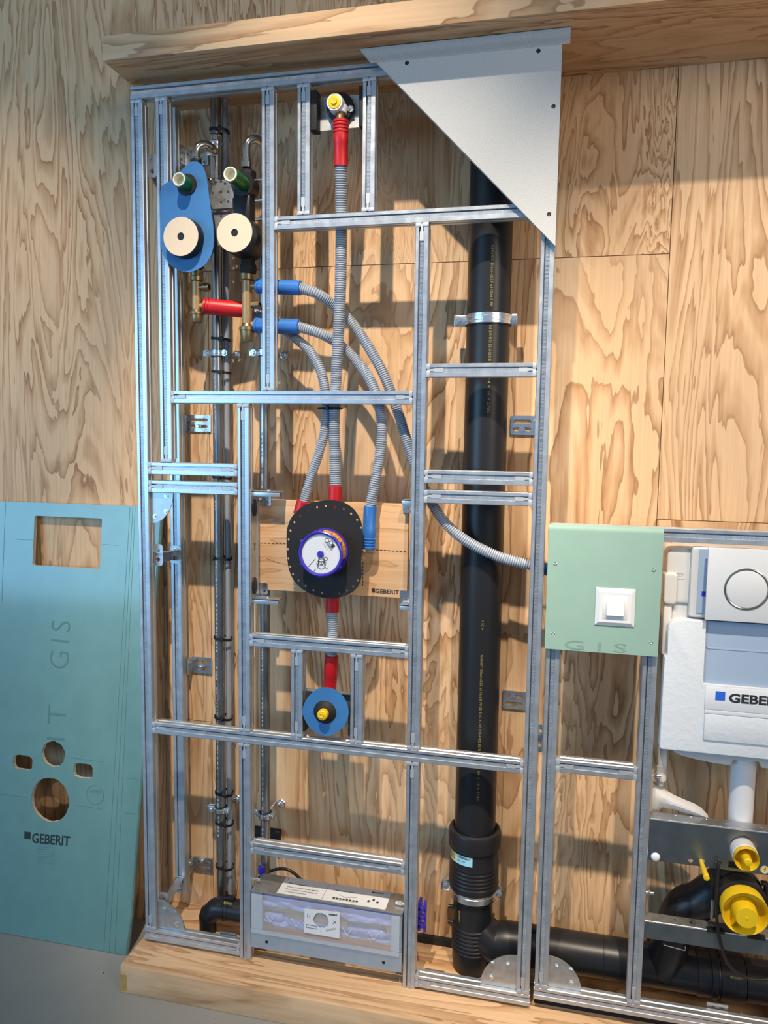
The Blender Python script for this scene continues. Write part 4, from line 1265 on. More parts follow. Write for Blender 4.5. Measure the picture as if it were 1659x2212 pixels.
# ------------------------------------------------------------------ meter board
YM = 0.066
mbd = thing('mounting_board', 'pale plywood mounting board across the middle of the frame behind the meter', 'board', at(720, 1290, YM))
loop = px_loop([(538, 1078), (882, 1089), (880, 1291), (536, 1273)], YM)
zt_ = 0.5 * (loop[0][1] + loop[1][1]); zb_ = 0.5 * (loop[2][1] + loop[3][1])
xl_, xr_ = loop[0][0] + .0, at(881, 1190, YM).x
MB().box((xl_, YM, zb_), (xr_, YM + .018, zt_), .001).build('panel', M['ply_board'], mbd)
print_px('GEBERIT', (811, 1281.0), (862, 1284.0), (811, 1271.5), YM, M['ink'], mbd, .022)
s_ = [at(x, y, YM - .0006) for x, y in ((803, 1279.5), (810, 1280), (810, 1271.5), (803, 1271))]
MB().slab(s_, (0, .0005, 0)).build('logo_square', M['ink'], mbd, smooth=False)
m = MB()
def dash(a, b, n, fill=.68, w=.0009):
    A = at(*a, YM - .0005); B = at(*b, YM - .0005); d = (B - A); s = Vector((-d.z, 0, d.x)).normalized() * w
    for i in range(n):
        q0 = A + d * (i / n); q1 = A + d * ((i + fill) / n)
        m.slab([q0 - s, q1 - s, q1 + s, q0 + s], (0, .0004, 0))
dash((562, 1173), (628, 1175), 8); dash((770, 1185), (880, 1192), 13); dash((784, 1215), (783.5, 1268), 7)
dash((575, 1206), (605, 1217), 6, w=.0004)
m.build('dashed_marking', M['ink'], mbd, smooth=False)

# side plate and small angle brackets that hold the board
spx = thing('side_plate', 'upright perforated steel side plate fixed along the post left of the board', 'plate', (-.7845, .03, at(548, 1310, .03).z))
z0_, z1_ = at(548, 1306, .02).z, at(548, 1056, .02).z
lp_ = [(.004, z0_), (.060, z0_ + .02), (.060, z1_ - .02), (.004, z1_)]
def sidehole(y, z, w, h): return [(y - w, z - h), (y + w, z - h), (y + w, z + h), (y - w, z + h)]
outline_mesh([lp_, sidehole(.030, (z0_ + z1_) / 2, .004, .009), sidehole(.030, z1_ - .045, .006, .016), sidehole(.030, z0_ + .05, .006, .016)], (-.7852, 0, 0), (0, 1, 0), (0, 0, 1), (.0025, 0, 0)).build('plate', M['steel_dull'], spx, smooth=False)
MB().box((-.7826, .042, z0_ + .045), (-.7800, .050, z1_ - .035)).build('stiffening_rib', M['zinc'], spx)
for zc_ in (z1_ - .050, z0_ + .050):
    MB().lathe((-.7826, .026, zc_), (1, 0, 0), [(0, .014), (.003, .014), (.004, .008)], 16, sx=1.6).build('clamping_foot', M['black'], spx)

def angle_bracket(x0, y0, x1, y1, Y0, Y1, label, lug):
    a = at(x0, y0, Y0); b = at(x1, y1, Y0)
    t = thing('angle_bracket', label, 'bracket', ((a.x + b.x) / 2, Y0, min(a.z, b.z)), 'small zinc brackets on the wooden board')
    z = (a.z + b.z) / 2
    MB().box((a.x, Y0, z - .0015), (b.x, Y1, z + .0015), .0005).build('shelf_plate', M['steel_dull'], t)
    MB().box((a.x, Y0, z - .012), (b.x, Y0 + .0025, z + .0015), .0005).build('front_lip', M['steel'], t)
    lx, ly = lug
    c = at(lx, ly, YM - .004)
    outline_mesh([rrect2(-.013, -.016, .013, .016, .004), circle2(.004, -.006, .0035, 10)], (c.x, YM - .0035, c.z), (1, 0, 0), (0, 0, 1), (0, .003, 0)).build('lug', M['bright'], t)
    MB().bolt(((a.x * .45 + b.x * .55), (Y0 + Y1) / 2, z + .0015), (0, 0, 1), .005, .004).build('bolt', M['bright'], t)
    return t
angle_bracket(541, 1060, 604, 1066, .012, .050, 'zinc bracket at the upper left corner of the wooden board', (575, 1080))
angle_bracket(541, 1303, 600, 1288, .012, .050, 'zinc bracket at the lower left corner of the wooden board', (568, 1272))
angle_bracket(868, 1080, 905, 1082, .030, .060, 'zinc bracket at the upper right corner of the wooden board', (881, 1094))
angle_bracket(863, 1308, 903, 1310, .030, .060, 'zinc bracket at the lower right corner of the wooden board', (874, 1289))

# black gasket with its ring of small holes
YG = -0.006
gk = [(700, 1081), (735, 1083), (762, 1098), (779, 1124), (783.5, 1155), (782, 1185), (780, 1215), (781, 1245), (771, 1270), (745, 1287), (712, 1292.5), (680, 1286), (650, 1270), (630, 1245), (621, 1210), (619.5, 1170), (621, 1140), (634, 1112), (662, 1090)]
lp = smooth2(px_loop(gk, YG), .006)
dots = [(623.5, 1165), (622, 1186), (623, 1206), (627, 1224), (633, 1240), (645, 1254), (660, 1266), (677, 1275), (695.5, 1281), (714, 1284), (733, 1282.5), (749.5, 1275.5), (763, 1266.5), (773, 1254),
        (627.5, 1146), (636, 1128), (649, 1113.5), (665, 1103), (685, 1095.5), (703.5, 1093), (723, 1095.5), (742, 1099.5), (758.5, 1109.5), (771.5, 1123), (780, 1140)]
dh = [circle2(at(x, y, YG).x, at(x, y, YG).z, .0030, 10) for x, y in dots]
gs = plate_xz([lp] + dh, YG - .001, YG + .001)
gb = gs.build('gasket_sheet', M['rubber'], smooth=False)
tag(gb, 'large oval black rubber gasket with small edge holes in front of the wooden board', 'gasket')

mt_ = thing('water_meter', 'round meter capsule in a violet-blue ring with a white printed face', 'meter', at(694, 1246, -.05))
mc = at(692, 1197, -.052); mk = mpp(692, 1197, -.052)
rm = 47.5 * mk
MB().lathe((mc.x, 0, mc.z), (0, 1, 0), [(-.048, rm * .86), (-.052, rm * .88), (-.054, rm * .95), (-.052, rm * 1.0), (-.048, rm * 1.0), (-.047, rm * .93)], 56, closed=True).build('front_ring', M['violet'], mt_)
MB().lathe((mc.x, 0, mc.z), (0, 1, 0), [(-.047, rm * .965), (-.010, rm * .965)], 56).build('orange_wrap', M['orange'], mt_)
MB().lathe((mc.x, 0, mc.z), (0, 1, 0), [(-.012, rm * .97), (-.012, rm * 1.04), (-.0075, rm * 1.05), (-.0075, rm * .97)], 56, closed=True).build('back_ring', M['violet'], mt_)
for k in range(6):
    aa = 2 * PI * k / 6 + .5
    MB().box((mc.x + rm * 1.0 * math.cos(aa) - .004, -.050, mc.z + rm * 1.0 * math.sin(aa) - .004), (mc.x + rm * 1.0 * math.cos(aa) + .004, -.044, mc.z + rm * 1.0 * math.sin(aa) + .004), .0012).build('ring_tab', M['violet'], mt_)
m = MB()
a0_, a1_ = -2.6, -0.55
def arcbox(r0_, r1_, y0_, y1_, a0_, a1_, n=24):
    vs = []; fs = []
    for i in range(n + 1):
        a = a0_ + (a1_ - a0_) * i / n
        for rr_ in (r0_, r1_):
            for yy in (y0_, y1_):
                vs.append((mc.x + rr_ * math.cos(a), yy, mc.z + rr_ * math.sin(a)))
    for i in range(n):
        b = 4 * i
        for q in ((0, 1, 5, 4), (2, 6, 7, 3), (0, 4, 6, 2), (1, 3, 7, 5)):
            fs.append(tuple(b + x for x in q))
    fs += [(0, 2, 3, 1), (4 * n, 4 * n + 1, 4 * n + 3, 4 * n + 2)]
    return MB().add(vs, fs)
arcbox(rm * .967, rm * 1.0, -.0465, -.0125, -PI * 1.12, -.2, 40).build('violet_shell', M['violet'], mt_)
for k in range(16):
    a = -.05 + k * .1
    arcbox(rm * .966, rm * .975, -.0465, -.013, a, a + .012, 2).build('wrap_ridge', M['gold'], mt_) if k % 2 == 0 else None
fc = MB().lathe((mc.x, 0, mc.z), (0, 1, 0), [(-.0478, rm * .88), (-.044, rm * .88)], 48).build('printed_face', M['whitepaper'], mt_)
MB().lathe((mc.x, 0, mc.z), (0, -1, 0), [(.0475, 6.5 * mk), (.052, 7 * mk), (.053, 6 * mk)], 20).build('centre_knob', M['violet'], mt_)
MF = -.0486
def mp_(x, y): return at(x, y, MF)
m = MB()
for cx_, cy_, r_ in ((694, 1212, 7), (694, 1221, 8), (689, 1217, 5), (699, 1217, 5), (704, 1207, 3.5), (706, 1167, 4.5), (715, 1172, 4)):
    c = mp_(cx_, cy_); q = r_ * mk
    m.tube([(c.x + q * math.cos(2 * PI * i / 18), MF, c.z + q * math.sin(2 * PI * i / 18)) for i in range(18)], .0005, 5, closed=True)
for a_, b_ in (((681, 1207), (666, 1224)), ((702, 1225), (708, 1229)), ((682, 1229), (678, 1233)), ((690, 1204), (686, 1228)), ((698, 1204), (702, 1226))):
    m.tube([mp_(*a_), mp_(*b_)], .0005, 5)
split_build(m, 'printed_line', M['ink'], fc)
s4 = [mp_(*q) for q in ((714, 1180), (720, 1174.5), (724, 1180), (718, 1184.5))]
MB().slab(s4, (0, .0004, 0)).build('logo_square', M['ink'], fc, smooth=False)
def slant(s, bl, br, tl, mat='ink_grey'):
    q0 = mp_(*bl); text_mesh(s, q0, mp_(*br) - q0, mp_(*tl) - q0, M[mat], 'printed_lettering', fc, .01)
slant('GEBERIT', (704, 1173), (716, 1190), (707, 1170), 'ink')
slant('Typ 5', (697, 1174), (707, 1188), (700, 1172), 'ink_grey')

# ------------------------------------------------------------------ blue disc outlet below the meter
bd_ = thing('tap_outlet', 'lower outlet with round blue rubber disc and yellow plug', 'outlet', at(704, 1588, 0))
YD = -0.006
dk = [(705, 1485), (728, 1492), (745, 1510), (753, 1535), (749, 1558), (735, 1577), (712, 1589), (690, 1586), (668, 1570), (655, 1545), (654.5, 1528), (664, 1508), (682, 1490)]
lp = smooth2(px_loop(dk, YD), .005)
c0 = at(702, 1538, YD); kd = mpp(702, 1538, YD)
plate_xz([lp, circle2(c0.x, c0.z, 13 * kd, 24)], YD - .001, YD + .001).build('blue_disc', M['blue_sheet'], bd_, smooth=False)
MB().lathe((c0.x, 0, c0.z), (0, 1, 0), [(YD - .0105, 10 * kd), (YD - .012, 13 * kd), (YD - .010, 17 * kd), (YD - .004, 21 * kd), (YD - .0012, 24.5 * kd), (YD - .0011, 12 * kd)], 36).build('rubber_cup', M['rubber'], bd_)
c1_ = at(699, 1540, -.030)
MB().lathe((c0.x, 0, c0.z), (0, 1, 0), [(-.036, 2.5 * kd), (-.037, 4.5 * kd), (-.034, 5 * kd), (-.034, 8.5 * kd), (-.031, 11 * kd), (.01, 12 * kd)], 12).build('yellow_plug', M['yellow'], bd_)
YP2 = .045
plate_xz([px_loop([(659, 1488), (758, 1500), (758, 1566), (659, 1556)], YP2)], YP2, YP2 + .003).build('mounting_plate', M['steel_dull'], bd_, smooth=False)
MB().box(at(659, 1488, YP2) + Vector((0, -.012, -.0022)), at(758, 1500, YP2) + Vector((0, .002, .006)), .001).build('plate_lip', M['steel'], bd_)
for x0, x1 in ((-.670 + RW, -.670 + RW + .006), (-.508 - .006, -.508)):
    MB().box((x0, .004, at(690, 1570, YP2).z), (x1, YP2 + .003, at(690, 1510, YP2).z), .001).build('side_bracket', M['rubber'], bd_)
MB().cyl((c0.x, .010, c0.z), (c0.x, .044, c0.z), .019, seg=24).build('outlet_body', M['black'], bd_)

# ------------------------------------------------------------------ shower drain box at the bottom
YX0, YX1 = -0.004, 0.084
bxt = thing('drain_box', 'steel drain box with clear front and white stickers between the two lower posts', 'box', ((-.785 - .3575) / 2, 0, at(700, 2075, YX0).z))
XA_, XB_ = -.784, at(868, 2035, YX0).x
zt_ = 0.5 * (at(542, 1926, YX0).z + at(869, 1974, YX0).z)
zb_ = 0.5 * (at(543, 2046, YX0).z + at(866, 2100, YX0).z)
zm_ = 0.5 * (at(543, 2003, YX0).z + at(868, 2058, YX0).z)
# steel shell: top, lower front, back, ends
MB().box((XA_, YX0, zt_ - .002), (XB_, YX1, zt_)).build('top_sheet', M['steel_dull'], bxt)
scr = [circle2(at(x, y, YX0).x, at(x, y, YX0).z, .003, 12) for x, y in ((576, 2034.5), (828.5, 2079))]
zm2 = zm_ - .004
plate_xz([[(XA_, zb_), (XB_, zb_), (XB_, zm2), (XA_, zm2)]], YX0, YX0 + .002).build('front_sheet', M['box_front'], bxt, smooth=False)
for x, y in ((576, 2034.5), (828.5, 2079)):
    q = at(x, y, YX0); MB().lathe(q, (0, -1, 0), [(-.001, .0042), (.0008, .0042), (.001, .002)], 14).build('screw', M['black'], bxt)
MB().box((XA_, YX1 - .002, zb_ + .01), (XB_, YX1, zt_ - .002)).build('back_sheet', M['steel_dull'], bxt)
for x0, x1 in ((XA_, XA_ + .002), (XB_ - .002, XB_)):
    MB().box((x0, YX0 + .002, zb_ + .01), (x1, YX1, zt_ - .002)).build('end_sheet', M['steel_dull'], bxt)
xi0, xi1 = at(565, 1960, YX0).x, at(845, 1990, YX0).x
plate_xz([[(XA_, zm2), (xi0, zm2), (xi0, zt_ - .002), (XA_, zt_ - .002)]], YX0 + .004, YX0 + .006).build('front_flange', M['box_front'], bxt, smooth=False)
plate_xz([[(xi1, zm2), (XB_, zm2), (XB_, zt_ - .002), (xi1, zt_ - .002)]], YX0 + .004, YX0 + .006).build('front_flange', M['box_front'], bxt, smooth=False)
# contents
MB().cyl((xi0 + .01, .034, (zm_ + zt_) / 2 + .004), (xi1 - .03, .034, (zm_ + zt_) / 2 + .004), .020, seg=20).build('inner_tube', M['gold'], bxt)
def crumple(x0, x1, z0, z1, y, amp, nx, nz, seed):
    vs = []; fs = []
    for i in range(nx + 1):
        for j in range(nz + 1):
            x = x0 + (x1 - x0) * i / nx; z = z0 + (z1 - z0) * j / nz
            n_ = mnoise.noise(Vector((x * 26 + seed, z * 55, seed * 1.7))) + .5 * mnoise.noise(Vector((x * 70, z * 110 + seed, 3.1)))
            vs.append((x + n_ * .004, y + amp * n_, z + .004 * mnoise.noise(Vector((x * 40, seed, z * 30)))))
    for i in range(nx):
        for j in range(nz):
            a = i * (nz + 1) + j
            fs.append((a, a + nz + 1, a + nz + 2, a + 1))
    return MB().add(vs, fs)
crumple(xi0, xi1 + .012, zt_ - .046, zt_ - .008, .010, .006, 90, 14, 1.3).build('violet_film', M['film_violet'], bxt)
crumple(xi0, xi1, zm_ + .002, zm_ + .030, .020, .008, 80, 10, 7.7).build('violet_film', M['film_violet'], bxt)
for px0, px1 in ((570, 612), (748, 832)):
    A = at(px0, 1996 + (px0 - 570) * .13, .02)
    MB().lathe((A.x, .030, zm_ + .022), (1, 0, 0), [(0, .009), (.006, .014), (at(px1, 2000, .02).x - A.x - .006, .014), (at(px1, 2000, .02).x - A.x, .009)], 18).build('blue_roller', M['film_violet'], bxt)
# clear cover and its folded ribs
cv = MB().box((XA_ + .004, YX0 - .006, zm_ - .010), (XB_ - .006, YX0 - .004, zt_ - .003), .0005).build('clear_cover', M['clear'], bxt)
for px in (584, 640, 750, 807):
    q = at(px, 1993 + (px - 584) * .172, YX0 - .0072); w = .014
    m = MB()
    top_z = q.z + .022
    m.tube([(q.x - w, q.y, top_z), (q.x, q.y, q.z)], .0009, 6); m.tube([(q.x, q.y, q.z), (q.x + w, q.y, top_z)], .0009, 6)
    m.build('clear_rib', M['white'], cv)
# card with the round hole
YK = YX0 - .0085
card = [(658, 1963), (734, 1971), (733.5, 2027), (657, 2014)]
cpx = at(693.5, 1988, YK); ck = mpp(693.5, 1988, YK)
hole = [(cpx.x + ck * 16.5 * math.cos(2 * PI * i / 26) * (1 + .06 * math.sin(5 * i)), cpx.z + ck * 16.0 * math.sin(2 * PI * i / 26) * (1 + .06 * math.cos(3 * i))) for i in range(26)]
cd = plate_xz([px_loop(card, YK), hole], YK - .0006, YK + .0006).build('instruction_card', M['whitepaper'], bxt, smooth=False)
print_px('GEBERIT', (710, 1976.5), (729, 1979), (710, 1973), YK - .0008, M['ink'], cd, .03)
m = MB()
for a_, b_ in (((662, 2003), (684, 2007)), ((684, 2007), (684, 2000)), ((662, 2003), (662, 1997)), ((662, 1997), (683, 2001)), ((664, 1981), (664, 1973)), ((668, 1982), (670, 1974)), ((720, 1989), (726, 1996)), ((719, 1996), (726, 1990)), ((693, 2010), (693.5, 2016))):
    m.tube([at(*a_, YK - .001), at(*b_, YK - .001)], .0005, 5)
m.build('printed_drawing', M['ink'], cd)
MB().slab([at(x, y, YK - .0010) for x, y in ((704, 2007), (725, 2004), (725, 2008), (704, 2012.5))], (0, .0005, 0)).build('printed_drawing', M['ink_grey'], cd, smooth=False)
# white sticker on the top sheet
def onT(x, y): 
    q = onz(x, y, zt_); return Vector((q.x, min(max(q.y, YX0 + .001), YX1 - .001), zt_))
sa, sb, sc_, sd = onT(622, 1890), onT(848, 1924), onT(832, 1966), onT(598, 1928)
ys0, ys1 = (sc_.y + sd.y) / 2, (sa.y + sb.y) / 2
xs0, xs1 = (sa.x + sd.x) / 2, (sb.x + sc_.x) / 2
xg = xs0 + (xs1 - xs0) * .42
xh = xs0 + (xs1 - xs0) * .835
st = MB().box((xs0, ys0, zt_ + .0002), (xs1, ys1, zt_ + .0009)).build('top_sticker', M['whitepaper'], bxt, smooth=False)
def st_text(s, fx0, fx1, fy0, fy1, mat='ink', bold=0.01):
    W_, H_ = xs1 - xs0, ys1 - ys0
    text_mesh(s, (xs0 + W_ * fx0, ys0 + H_ * fy0, zt_), (W_ * (fx1 - fx0), 0, 0), (0, H_ * (fy1 - fy0), 0), M[mat], 'printed_lettering', st, bold, lift=(0, 0, .0012))
st_text('F\u00fcr Trockenbau', .06, .25, .60, .68); st_text('Pour construction s\u00e8che', .06, .36, .40, .48)
st_text('Per costruzione leggera', .06, .36, .24, .32); st_text('in cartongesso', .06, .26, .10, .18)
st_text('Schneiden WALL', .50, .69, .60, .68); st_text('\u25a0GEBERIT', .83, .94, .80, .88, bold=.03)
m = MB()
W_, H_ = xs1 - xs0, ys1 - ys0
for (u0, v0, u1, v1) in ((.42, .02, .42, .86), (.50, .12, .76, .12), (.50, .2, .58, .2), (.55, .42, .62, .30), (.62, .30, .72, .40), (.03, .80, .03, .92), (.47, .80, .47, .92)):
    A = Vector((xs0 + W_ * u0, ys0 + H_ * v0, zt_ + .0011)); B = Vector((xs0 + W_ * u1, ys0 + H_ * v1, zt_ + .0011))
    m.tube([A, B], .0004, 5)
for k in range(8):
    A = Vector((xs0 + W_ * (.51 + .03 * k), ys0 + H_ * .15, zt_ + .0011)); m.box(A, A + Vector((.006, .006, .0003)))
for k in range(3):
    A = Vector((xs0 + W_ * (.82 + .04 * k), ys0 + H_ * (.25 + .1 * (k % 2)), zt_ + .0011)); m.box(A, A + Vector((.006, .008, .0003)))
m.build('printed_drawing', M['ink'], st, smooth=False)
for x, y in ((549, 1898), (866, 1951)):
    q = at(x, y, .03)
    m = MB().lathe((q.x - .010, q.y, q.z), (1, 0, 0), [(0, .006), (.012, .006)], 6); m.cyl((q.x - .014, q.y, q.z), (q.x + .018, q.y, q.z), .0035, seg=12)
    m.build('side_bolt', M['bright'], bxt)
for sx_, px_, py_ in ((1, 913, 1977),):
    q = at(px_, py_, .055)
    m = MB().box((q.x - .012, .045, q.z - .040), (q.x - .004, .075, q.z + .040), .002)
    for dz in (-.032, -.008, .016):
        m.box((q.x - .012, .045, q.z + dz), (q.x + .010, .060, q.z + dz + .010), .002)
    m.box((q.x + .004, .045, q.z - .042), (q.x + .011, .055, q.z + .046), .002)
    tag(m.build('clip_holder', M['violet']), 'violet-blue plastic clip holder just right of the post beside the drain box', 'clip')
q = at(560, 1888, .075)
tag(MB().box((q.x - .010, .088, q.z - .012), (q.x + .010, .100, q.z + .012), .003).build('clip_holder', M['violet']), 'violet-blue clip behind the left end of the drain box', 'clip')
cb = [at(560, 1896, .13), at(580, 1884, .12), at(600, 1877, .12), at(620, 1878, .12), at(640, 1890, .12), at(660, 1910, .12)]
tag(MB().tube(catmull(cb, .006), .0042, 12).build('cable', M['black']), 'black cable looping behind the drain box', 'cable')

# ------------------------------------------------------------------ green switch board
YK1 = -0.0175
gbp = thing('switch_board', 'pale green plasterboard square carrying a white switch at the right', 'board', at(1300, 1410, YK1))
ga, gb_, gc, gd = at(1185.5, 1131, YK1), at(1434, 1143.5, YK1), at(1421.5, 1420, YK1), at(1177, 1400, YK1)
gx0 = (ga.x + gd.x) / 2; gx1 = (gb_.x + gc.x) / 2; gz1 = (ga.z + gb_.z) / 2; gz0 = (gc.z + gd.z) / 2
# sheet with its rounded (tapered) upper edge
prof = [(YK1, gz0), (YK1, gz1 - .014), (YK1 + .0006, gz1 - .009), (YK1 + .003, gz1 - .004), (YK1 + .007, gz1 - .0012), (YK1 + .011, gz1), (YK1 + .012, gz1 - .0005), (YK1 + .012, gz1 - .012), (YK1 + .0015, gz1 - .016), (YK1 + .0015, gz0)]
n = len(prof)
def ext(prof, x0, x1):
    k = len(prof)
    return MB().add([(x0, y, z) for y, z in prof] + [(x1, y, z) for y, z in prof], [tuple(range(k)), tuple(range(2 * k - 1, k - 1, -1))] + [(i, (i + 1) % k, (i + 1) % k + k, i + k) for i in range(k)])
ext(prof, gx0, gx1).build('face_paper', M['greenboard'], gbp)
MB().box((gx0 + .0004, YK1 + .0015, gz0 + .0004), (gx1 - .0004, -.0006, gz1 - .015)).build('gypsum_core', M['gypsum_core'], gbp, smooth=False)
for x, y in ((1199.5, 1218), (1412.5, 1231.5), (1195, 1368), (1406.5, 1387.5)):
    q = at(x, y, YK1)
    b_ = MB().lathe(q, (0, -1, 0), [(-.001, .0044), (.0004, .0044), (.0008, .0036), (-.0004, .0022)], 18).build('screw', M['chrome'], gbp)
q = at(1219, 1401, YK1)
split_build(text_mesh('GIS', q, at(1352, 1410.5, YK1) - q, at(1220.5, 1382, YK1) - q, None, None, None, 0.0, spacing=1.6), 'printed_letter', M['ink_fgreen'], gbp)
sw = thing('light_switch', 'white square push switch with raised frame on the pale green board', 'switch', at(1329, 1352, YK1))
sa_, sb_, sc2, sd2 = at(1287, 1268.5, YK1), at(1373.5, 1272.5, YK1), at(1369.5, 1355, YK1), at(1284.5, 1348.5, YK1)
wx0, wx1 = (sa_.x + sd2.x) / 2, (sb_.x + sc2.x) / 2; wz1, wz0 = (sa_.z + sb_.z) / 2, (sc2.z + sd2.z) / 2
def frustum(x0, x1, z0, z1, y0, ins, y1):
    vs = [(x0, y0, z0), (x1, y0, z0), (x1, y0, z1), (x0, y0, z1), (x0 + ins, y1, z0 + ins), (x1 - ins, y1, z0 + ins), (x1 - ins, y1, z1 - ins), (x0 + ins, y1, z1 - ins)]
    return MB().add(vs, [(0, 1, 2, 3), (7, 6, 5, 4), (0, 4, 5, 1), (1, 5, 6, 2), (2, 6, 7, 3), (3, 7, 4, 0)])
ww = wx1 - wx0
f_ = MB().box((wx0, YK1 - .003, wz0), (wx1, YK1 - .0001, wz1), .001)
f_.join(frustum(wx0 + .001, wx1 - .001, wz0 + .001, wz1 - .001, YK1 - .003, .008, YK1 - .0075))
f_.build('cover_frame', M['white'], sw, smooth=False)
MB().box((wx0 + ww * .19, YK1 - .0084, wz0 + ww * .19), (wx1 - ww * .19, YK1 - .006, wz1 - ww * .19), .0006).build('insert', M['white'], sw)
rk = MB().slab([(wx0 + ww * .28, YK1 - .0082, wz0 + ww * .30), (wx0 + ww * .28, YK1 - .0082, wz1 - ww * .29), (wx0 + ww * .28, YK1 - .0095, wz1 - ww * .29), (wx0 + ww * .28, YK1 - .0150, wz0 + ww * .30)], (ww * .44, 0, 0))
rk.build('rocker', M['white'], sw, smooth=False)

# ------------------------------------------------------------------ concealed cistern
YC1 = 0.012
ci = thing('cistern', 'off-white concealed cistern with white foam front at the right edge', 'cistern', at(1560, 1655, .06))
XE = 0.615
# tank shell
za = at(1445, 1183, .02).z; zb2 = at(1445, 1340, .02).z
xa = at(1439, 1250, .02).x
zt0_ = za
xs_ = at(1452, 1300, .02).x
sh_ = rrect2(xs_, at(1450, 1620, .02).z, XE, zt0_, .014)
plate_xz([sh_], .024, .135, .006).build('tank', M['cistern'], ci)
ub = rrect2(xa, at(1445, 1302, .02).z, xs_ + .12, zt0_ - .001, .014)
plate_xz([ub], .018, .12, .005).build('tank_shoulder', M['cistern'], ci)
# side channel left of the tank
xq0, xq1 = at(1433, 1270, .016).x, at(1463, 1270, .016).x
plate_xz([rrect2(xq0, at(1440, 1305, .016).z, xq1, at(1440, 1236, .016).z, .010)], .010, .06, .005).build('side_channel', M['cistern'], ci)
MB().box((xq0 + .002, .016, at(1440, 1415, .02).z), (xq1 - .008, .06, at(1440, 1300, .016).z), .006).build('side_channel', M['cistern'], ci)
tri_ = [(1463, 1238.5), (1477, 1239.5), (1470, 1246)]
m = MB()
pp = [at(x, y, .0176) for x, y in tri_]
m.tube(pp, .0005, 5, closed=True); m.tube([at(1462, 1250.5, .0176), at(1479, 1251, .0176)], .0005, 5)
m.build('embossed_arrow', M['ink_grey'], ci)
# opening frame behind the flush plate
fx0, fx1 = at(1497, 1200, .008).x, at(1512, 1200, .008).x
plate_xz([rrect2(at(1491, 1260, .006).x, at(1492, 1333, .006).z, XE - .1, at(1500, 1181, .006).z, .008)], .004, .022, .004).build('service_frame', M['cistern'], ci)
plate_xz([rrect2(at(1507, 1260, .004).x, at(1508, 1323, .004).z, XE - .12, at(1512, 1186, .004).z, .003)], .0015, .0038).build('frosted_pane', M['film_blue'], ci)
m = MB().box(at(1516, 1277, .001), at(1529, 1289, .0014), 0)
m.build('blue_mark', M['violet'], ci, smooth=False)
# foam front
foam = [(1444, 1356), (1454, 1345), (1475, 1339.5), (1530, 1342), (1530, 1480)]
YF1 = -.010
xf0 = 0.5 * (at(1434, 1430, YF1).x + at(1425, 1600, YF1).x)
ft = at(1475, 1339, YF1).z; fb = at(1425, 1618, YF1).z
xw0 = at(1523, 1400, YF1).x; zw0 = at(1530, 1478, YF1).z
fl_ = [(XE, fb), (xf0 + .004, fb), (xf0, fb + .006), (xf0 + .002, at(1430, 1420, YF1).z), (at(1442, 1418, YF1).x, at(1442, 1415, YF1).z), (at(1444, 1356, YF1).x, at(1444, 1356, YF1).z), (at(1449, 1347, YF1).x, at(1449, 1347, YF1).z), (at(1460, 1341, YF1).x, at(1460, 1341, YF1).z), (at(1475, 1339, YF1).x, ft), (xw0, ft - .001), (xw0, zw0), (XE, zw0)]
plate_xz([fl_], YF1, .024, .002).build('foam_front', M['foam'], ci, smooth=True)
# frosted window inside the foam
MB().box((xw0 + .0005, YF1 + .008, zw0 + .0005), (XE, .022, ft - .001)).build('frosted_window', M['film_blue'], ci)
m = MB().box((xw0 + .004, YF1 + .0068, at(1530, 1402, YF1).z - .001), (XE, YF1 + .0085, at(1530, 1402, YF1).z + .002))
m.box((xw0 + .004, YF1 + .0068, zw0 + .004), (xw0 + .006, YF1 + .0085, ft - .01))
m.build('window_ridge', M['film_blue'], ci, smooth=False)
# white label strip and raised panel
xl1 = at(1523, 1500, YF1).x
zl_1, zl_0 = at(1525, 1482, YF1).z, at(1525, 1531, YF1).z
lbl = MB().box((xl1, YF1 - .0024, zl_0), (XE, YF1 - .0003, zl_1), .0006).build('label_strip', M['whitepaper'], ci)
px_e = (at(1659, 1523, YF1).x - at(1574, 1518, YF1).x)
tp = at(1574, 1517, YF1 - .0026)
gx = at(1574, 1517, YF1 - .0026).x
hcap = at(1574, 1497, YF1).z - at(1574, 1517, YF1).z
text_mesh('GEBERIT', (gx, YF1 - .0026, tp.z), (hcap * 6.0, 0, 0), (0, 0, hcap), M['ink'], 'printed_lettering', lbl, .035)
s_ = [at(x, y, YF1 - .0030) for x, y in ((1545, 1512.5), (1566, 1514), (1567, 1494.5), (1546, 1493))]
MB().slab(s_, (0, .0005, 0)).build('logo_square', M['logo_blue'], lbl, smooth=False)
zp1, zp0 = at(1522, 1541, YF1).z, at(1520, 1597, YF1).z
MB().box((at(1521, 1560, YF1).x, YF1 - .004, zp0), (XE, YF1 + .001, zp1), .0015).build('raised_panel', M['foam'], ci)
MB().box((at(1522, 1535, YF1).x, YF1 - .003, zp1 + .001), (XE, YF1 - .0004, zl_0 - .001), .001).build('torn_strip', M['foam'], ci)
# rounded bottom of the tank under the foam
bt_ = [(1455, 1612), (1456, 1624), (1470, 1631), (1500, 1639), (1540, 1648), (1577, 1653), (1585, 1641), (1640, 1645), (1645, 1658), (1659, 1660)]
lp = px_loop(bt_, .04) + [(XE, at(1659, 1660, .04).z), (XE, at(1500, 1600, .04).z)]
plate_xz([lp], .036, .12, .004).build('tank_bottom', M['cistern'], ci)

